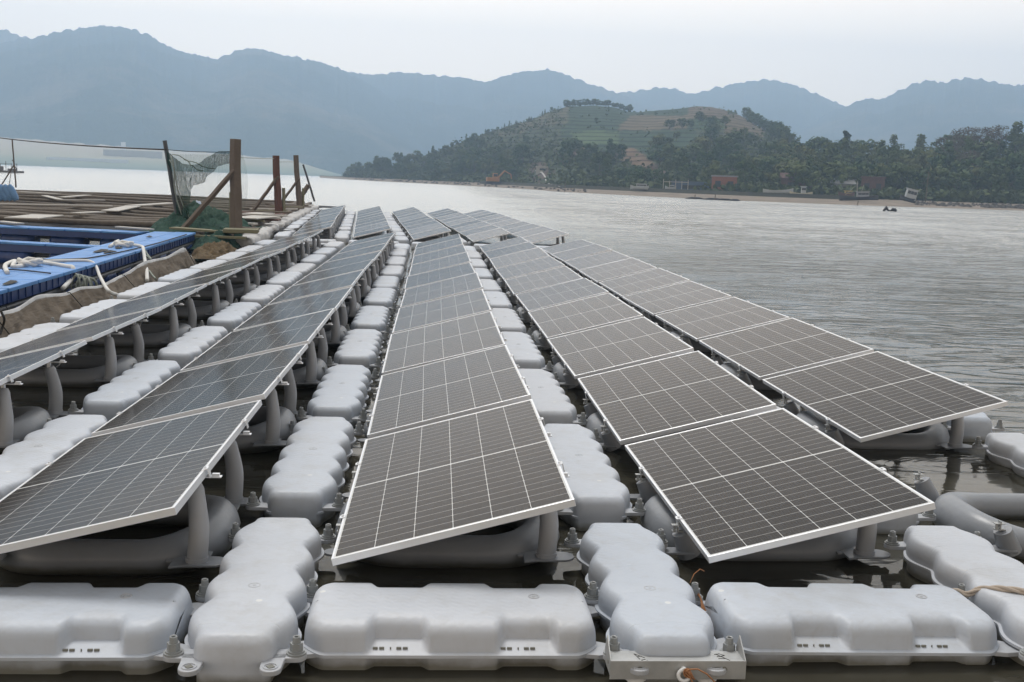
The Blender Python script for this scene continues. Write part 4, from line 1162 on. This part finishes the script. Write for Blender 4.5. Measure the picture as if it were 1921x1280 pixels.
scatter(10, 800, 1060, .3, .7, 4, 6, [0, 1, 2, 6], 'on the slope below the terraces', lambda px, y: y > 262)
scatter(22, 880, 1165, .0, .30, 7, 10, [0, 2, 3, 0], 'at the foot of the terraced hill', lambda px, y: not (985 < px < 1050))
scatter(9, 1150, 1240, .0, .1, 4, 6, [0, 2, 6], 'at the foot of the terraced hill')
scatter(34, 1225, 1500, .02, .40, 6, 9.5, [0, 1, 2, 6, 0], 'behind the waterside huts')
scatter(14, 1240, 1420, .40, .62, 4, 6.5, [0, 1, 6], 'behind the waterside huts')
scatter(36, 1440, 2000, .0, .12, 7, 10, [0, 2, 0, 3, 1], 'in the dense wood behind the beach')
scatter(38, 1450, 2000, .15, .55, 8, 11.5, [0, 1, 2, 3, 6], 'in the dense wood behind the beach')
scatter(30, 1470, 2000, .6, 1.05, 7.5, 11, [0, 1, 6, 7, 2], 'in the dense wood behind the beach')
scatter(26, 1052, 1178, .97, 1.0, 3.0, 5.5, [0, 2, 2], 'on the crest of the terraced hill')
scatter(16, 1390, 1470, .82, 1.0, 5.5, 8.5, [0, 2, 0], 'on the dark shoulder of the terraced hill')
scatter(22, 760, 1040, .96, 1.0, 2.0, 3.6, [0, 3, 4], 'dotted along the bare ridge')
tree(1578, interp(CD, 1578)-20, 11.5, 4, 'tall dark pointed conifer standing out above the wood', 1.25)
for px, D, h in ((1775, 300, 11), (1800, 310, 12.5), (1835, 300, 13.2), (1858, 315, 12), (1815, 270, 10)): tree(px, D, h, 5, None, 1.15, 'rising above the wood'); nt += 1
tree(1895, 310, 12.5, 3, 'tall feathery green tree beside the half-bare trees', 1.4)
# low growth covering slopes and the foot of the wood
b = MB(); r = rng('under'); c0 = []
for i in range(15000):
    px = r.uniform(648, 2050); s = interp(SH, px)+36; c = interp(CD, px); t = r.random()**1.9; D = s+(c-s)*t
    g0 = ground(px, D); py = pyof(px, D, g0)
    if 996 < px < 1048 and 318 < py and r.random() < .7: continue
    f = field(px, py, D)
    if f[0] > .1 and r.random() < .93: continue
    if 1050 < px < 1300 and py < 285 and r.random() < .9: continue
    d = dirp(px); hgt = r.uniform(.3, 2.4)*(1 if py > 270 else .4)
    p = Vector((d.x*D, d.y*D, g0+r.uniform(-.1, hgt))); q = r.uniform(.3, .75)
    for _ in range(3):
        u = Vector((r.gauss(0, 1), r.gauss(0, 1), r.gauss(0, .7))).normalized(); w = u.cross(Vector((r.gauss(0, 1), r.gauss(0, 1), r.gauss(0, 1)))).normalized()
        e = p+Vector((r.gauss(0, .6), r.gauss(0, .6), r.gauss(0, .3)))
        b.add([e-u*q, e+w*q*.8, e+u*q, e-w*q*.8], [(0, 1, 2, 3)])
me = bpy.data.meshes.new('undergrowth'); me.from_pydata(b.v, [], b.f)
def ugm(g, o):
    v = g.geo(); n = g.noise(v, .12, 5., .7); c = g.mix(n, (.034, .060, .024), (.100, .118, .040)); g.bsdf(o, Base_Color=c, Roughness=.8, Specular_IOR_Level=.2)
me.materials.append(mat('undergrowth_leaves', ugm)); tag(link('undergrowth', me), kind='stuff')

# ------------------------------------------------------------------ waterside huts, boats
def on(px, D, dz=0.): p = land_pt(px, D); p.z += dz; return p
def place(name, px, D, dz=0., rot=0.):
    d = dirp(px); return empty(name, on(px, D, dz), math.atan2(-d.x, d.y)+rot)
def hutp(px, D, *a, **k):
    return house(px, 0, D, *a, zb=ground(px, D), **k)
hutp(1358, 234, 5.2, 3.3, 4, M_BRICK, M_GREYR, 'hut', 'low red brick hut at the foot of the wood', 'hut', roof='flat', nwin=2)
r = hutp(1297, 236, 8.5, 2.0, 4, M_BLUEM, M_BLUEM, 'hut', 'dark blue sheet-metal hut with white posts in front', 'hut', roof='flat', nwin=1)
b = MB()
for k in range(5): b.box(-6+k*1.3, -5.88+k*1.3, -.8, -.68, 0, 2.6-.3*(k % 2))
b.box(-6, -.6, -.78, -.7, 2.0, 2.1); b.obj('scaffold', M_CRM, r)
hutp(1487, 238, 5, 3.2, 4, M_RUST, M_RUST, 'hut', 'small reddish hut behind the cream cabin boat', 'hut', roof='gable', nwin=1)
hutp(1636, 238, 4.6, 4.0, 4, M_RUST, M_RUST, 'hut', 'ruined reddish hut behind the dark beached boat', 'hut', roof='flat', nwin=2)
hutp(1560, 240, 9, 2.2, 4, M_GREYR, M_GREYR, 'hut', 'low grey hut between the reddish huts', 'hut', roof='gable', nwin=2)
# sea wall
b = MB(); rows = []
for i in range(60):
    px = 900+i*12; s = interp(SH, px)+27; d = dirp(px)
    rows.append([(d.x*(s+o_), d.y*(s+o_), z) for o_, z in ((0, .3), (.4, 1.5), (1.4, 1.5), (2, .3))])
b.grid(rows); tag(b.obj('sea_wall', simple('dark_sea_wall', (.07, .075, .06), .95, 0, .5, .3)), 'long low dark stone wall along the top of the beach', 'wall')
# path
b = MB(); rows = []
for i in range(40):
    t = i/39; px = 1004+44*t+4*math.sin(t*7); D = lerp(345, 262, t); rows.append([on(px-1.2, D, .4), on(px+1.2, D, .4)])
b.grid(rows); tag(b.obj('path', simple('pale_path', (.42, .40, .37), .95, 0, .2, .5)), kind='structure')
r = hutp(1017, 335, 4.0, 1.4, 3, M_CRM, M_CRM, 'shed', 'small pale shed at the head of the pale path', 'shed', roof='flat', nwin=1)
def boat(px, D, L, w, rot, tilt, hull, cab, lab, cabw=.35, mast=0., dz=0., cabh=1.7, kind='boat', cabx=.1):
    r = place('boat', px, D, dz, rot); tag(r, lab, 'boat', None); r.rotation_euler.y = tilt
    b = MB(); rows = []
    for i in range(15):
        t = i/14*2-1; ww = w/2*(1-abs(t)**2.6)**.7+.02; sh = .55+.35*abs(t)**2.2
        rows.append([(t*L/2, -ww, sh), (t*L/2, -ww*.8, .1), (t*L/2, 0, -.1), (t*L/2, ww*.8, .1), (t*L/2, ww, sh), (t*L/2, ww*.85, sh-.08), (t*L/2, 0, sh-.2), (t*L/2, -ww*.85, sh-.08)])
    b.grid(rows, True, True); b.obj('hull', hull, r, 40)
    if cabw:
        x0 = L*cabx; cw = L*cabw
        MB().box(x0-cw/2, x0+cw/2, -w*.33, w*.33, .3, .3+cabh).obj('cabin', cab, r, None, bevel=.05)
        MB().box(x0-cw/2-.15, x0+cw/2+.15, -w*.38, w*.38, .3+cabh, .42+cabh).obj('cabin_roof', cab, r)
        b = MB()
        for k in (-.5, 0, .5): b.box(x0+k*cw*.6-.14*cw, x0+k*cw*.6+.14*cw, -w*.34, -w*.332, .3+cabh*.55, .3+cabh*.85)
        b.obj('window', M_DARKW, r)
    if mast:
        MB().tube([(-L*.05, 0, .3), (-L*.05, 0, mast)],   .05, 6).tube([(-L*.02, 0, mast*.9), (-L*.35, 0, .9)], .02, 5).tube([(L*.02, 0, .4), (L*.12, 0, mast*.8)], .03, 5).obj('mast', M_CRM, r)
    return r
M_HULLD = simple('dark_hull', (.035, .035, .04), .7, 0, .4, 1.5); M_HULLW = simple('white_hull', (.38, .40, .41), .6, 0, .15, 1.)
M_CREAM = simple('cream_paint', (.50, .46, .34), .7, 0, .2, 1.)
boat(1612, 212, 7.0, 2.2, .15, -.05, M_HULLD, simple('grey_cabin', (.28, .29, .31), .7, 0, .3, 1.), 'dark hulled fishing boat with a short mast lying on the beach', .3, 3.4, .3, 1.1)
boat(1703, 214, 3.0, 1.9, .25, .22, M_HULLD, M_HULLW, 'tilted boat with a white box cabin lying on the beach', .62, 0, .5, 1.9)
boat(1503, 222, 4.4, 1.8, .1, .0, M_CREAM, M_HULLW, 'cream boat with a small white wheelhouse beside the reddish hut', .2, 0, .3, 1.5)
boat(1588, 224, 3.2, 1.2, .3, .0, M_RUST, simple('yellow_paint', (.42, .32, .10), .7), 'little boat with a yellow cover behind the dark beached boat', .4, 0, .5, .7)
boat(1460, 226, 6, 1.0, .1, -.05, M_HULLW, M_HULLW, 'slim pale boat pulled up in front of the huts', 0, 0, .6)
boat(1200, 236, 4.0, 1.5, .0, .0, M_HULLW, M_HULLW, 'white covered boat on the shore under the brown slope', .55, 0, .5, .8)
boat(1258, 236, 2.4, 1.2, .0, .0, M_HULLW, M_HULLW, 'tiny white boat beside the blue hut', .4, 0, .5, .6)
# orange digger
r = place('excavator', 925, 332, .2, .2); tag(r, 'small orange excavator parked at the foot of the wood', 'excavator')
M_OR = simple('orange_paint', (.36, .17, .055), .6, 0, .3, 1.)
MB().box(-2.2, 2.2, -1.2, -.7, 0, .8).box(-2.2, 2.2, .7, 1.2, 0, .8).obj('track', M_HULLD, r, None, bevel=.1)
MB().box(-2.0, 1.8, -1.1, 1.1, .9, 2.1).obj('body', M_OR, r, None, bevel=.1)
f_ = MB().box(-.2, 1.2, -1.0, .1, 2.1, 3.4).obj('cab', M_OR, r, None, bevel=.08)
MB().box(-.05, 1.05, -1.03, -1.001, 2.4, 3.2).obj('cab_window', M_DARKW, f_)
MB().tube([(1.4, .5, 1.8), (3.6, .5, 4.2), (5.6, .5, 3.2), (5.9, .5, 1.2)], [.32, .28, .2, .16], 6).obj('boom', M_OR, r)
# floating bundle with birds
c = at(1667, 397, 0.); r = empty('float_bundle', c); tag(r, 'small black floating bundle alone on the open water', 'buoy')
b = MB()
b.tube([(-.65, 0, .05), (-.3, 0, .42), (-.05, 0, .12)], [.12, .26, .1], 8); b.tube([(.25, 0, .08), (.45, 0, .25), (.8, 0, .2), (.95, 0, .05)], [.1, .2, .2, .1], 8); b.tube([(-.1, 0, .1), (.3, 0, .12)], .09, 6)
b.obj('bundle', M_HULLD, r, 60)
# poles in the shallows
for i, (px, dD, h) in enumerate(((1060, -6, 2.0), (1304, -12, .8), (1342, -10, 1.0), (1737, 20, 6.0), (1745, 10, 1.2), (1610, -8, .8))):
    D = interp(SH, px)+dD; p = on(px, D)
    spost('stake', (p.x, p.y, -.4), (p.x+.1, p.y, max(0, p.z)+h), .16, M_WOOD, ['bent stake at the end of the pale path', 'short stake in the shallows before the blue hut', 'short stake in the shallows before the brick hut', 'tall thin pole at the edge of the dense wood', 'short stake on the mud below the tall pole', 'low stake in the water before the dark boat'][i], 'stake', None, 6)
for i, px in enumerate((1305, 1340, 1362, 1380)):
    D = interp(SH, px)-8; d = dirp(px); b = MB(); L = [3.4, 3.8, 3.0, 1.8][i]
    b.tube([(-L/2, 0, .02), (-L*.2, 0, .14), (L*.2, 0, .12), (L/2, 0, .02)], [.08, .2, .22, .08], 7)
    o = b.obj('driftwood', M_HULLD, None, 60); o.location = (d.x*D, d.y*D, .02); tag(o, 'dark drift log, %s of the line in the shallows' % ORD[i], 'log', 'dark drift logs in the shallows')
# shore rocks
b = MB(); r = rng('rocks')
for i in range(420):
    px = r.choice([r.uniform(1720, 2000), r.uniform(1840, 2000), r.uniform(660, 1100)]); s = interp(SH, px); D = s+r.uniform(8, 24) if px > 1500 else s+r.uniform(2, 22); p = on(px, D); q = r.uniform(.2, .7)
    vs = [(p.x+q*r.uniform(.6, 1.2)*math.cos(a), p.y+q*math.sin(a), p.z-.1) for a in (0, 1.25, 2.5, 3.8, 5)]; m = [(x*.4+p.x*.6, y_*.4+p.y*.6, p.z+q*r.uniform(.4, .8)) for x, y_, _ in vs]
    b.add(vs+m, [(k, (k+1) % 5, 5+(k+1) % 5, 5+k) for k in range(5)]+[(5, 6, 7, 8, 9)])
tag(b.obj('rocks', simple('shore_rock', (.075, .07, .065), .95, 0, .4, .5)), kind='stuff')

# ------------------------------------------------------------------ light, sky, air
W = bpy.data.worlds.new('World'); S.world = W; W.use_nodes = True; nt_ = W.node_tree; nt_.nodes.clear()
SUN_EL, SUN_AZ = R(64), R(-15)      # ahead of the camera, behind thin cloud
sky = nt_.nodes.new('ShaderNodeTexSky'); sky.sky_type = 'NISHITA'; sky.sun_disc = False; sky.sun_elevation = SUN_EL
sky.sun_rotation = SUN_AZ; sky.dust_density = 4.; sky.air_density = 1.; sky.ozone_density = 1.5; sky.altitude = 10
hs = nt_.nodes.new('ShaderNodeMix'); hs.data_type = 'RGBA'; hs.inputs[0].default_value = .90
# thin cloud veil, set brighter low and sunward, dimmed behind to darken float sides
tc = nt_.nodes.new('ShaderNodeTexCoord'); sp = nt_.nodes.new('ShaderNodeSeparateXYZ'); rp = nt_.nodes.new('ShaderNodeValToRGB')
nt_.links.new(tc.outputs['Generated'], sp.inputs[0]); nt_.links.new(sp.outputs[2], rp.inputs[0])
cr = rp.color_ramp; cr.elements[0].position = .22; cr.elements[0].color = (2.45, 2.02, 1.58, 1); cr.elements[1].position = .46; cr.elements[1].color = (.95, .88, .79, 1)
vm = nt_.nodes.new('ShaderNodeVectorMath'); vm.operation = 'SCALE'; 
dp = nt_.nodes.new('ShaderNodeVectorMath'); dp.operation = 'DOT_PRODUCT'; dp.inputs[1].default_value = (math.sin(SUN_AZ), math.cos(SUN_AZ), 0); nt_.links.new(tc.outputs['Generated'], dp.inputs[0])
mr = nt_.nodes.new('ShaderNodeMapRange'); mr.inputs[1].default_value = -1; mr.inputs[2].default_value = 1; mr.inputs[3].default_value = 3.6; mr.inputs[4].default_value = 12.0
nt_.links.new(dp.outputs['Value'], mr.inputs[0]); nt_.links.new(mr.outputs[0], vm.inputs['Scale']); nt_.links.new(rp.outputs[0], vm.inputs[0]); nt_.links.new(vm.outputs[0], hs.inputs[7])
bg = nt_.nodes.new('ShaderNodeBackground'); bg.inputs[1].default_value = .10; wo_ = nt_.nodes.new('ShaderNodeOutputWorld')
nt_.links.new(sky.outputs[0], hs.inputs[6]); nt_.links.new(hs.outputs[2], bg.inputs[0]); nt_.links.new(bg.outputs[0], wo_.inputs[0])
sl = bpy.data.lights.new('sun', 'SUN'); sl.energy = 2.2; sl.angle = R(18); sl.color = (1, .965, .92)
so = bpy.data.objects.new('sun', sl); COL.objects.link(so)
sd = Vector((math.sin(SUN_AZ)*math.cos(SUN_EL), math.cos(SUN_AZ)*math.cos(SUN_EL), math.sin(SUN_EL)))
so.rotation_euler = sd.to_track_quat('Z', 'Y').to_euler()
hz = MB().box(-3000, 3000, -60, 2950, -3, 400).obj('haze', M_DARKW); tag(hz, kind='stuff')
hz.data.materials.clear(); hm = bpy.data.materials.new('air_haze'); hm.use_nodes = True; hm.node_tree.nodes.clear()
pv = hm.node_tree.nodes.new('ShaderNodeVolumePrincipled'); pv.inputs['Color'].default_value = (.56, .76, 1.0, 1); pv.inputs['Density'].default_value = .00062; pv.inputs['Anisotropy'].default_value = .35
ho = hm.node_tree.nodes.new('ShaderNodeOutputMaterial'); hm.node_tree.links.new(pv.outputs[0], ho.inputs['Volume']); hz.data.materials.append(hm)
S.view_settings.view_transform = 'Standard'; S.view_settings.look = 'None'; S.view_settings.exposure = .08; S.view_settings.gamma = 1
S.cycles.volume_bounces = 4; S.cycles.transparent_max_bounces = 16; S.cycles.max_bounces = 8
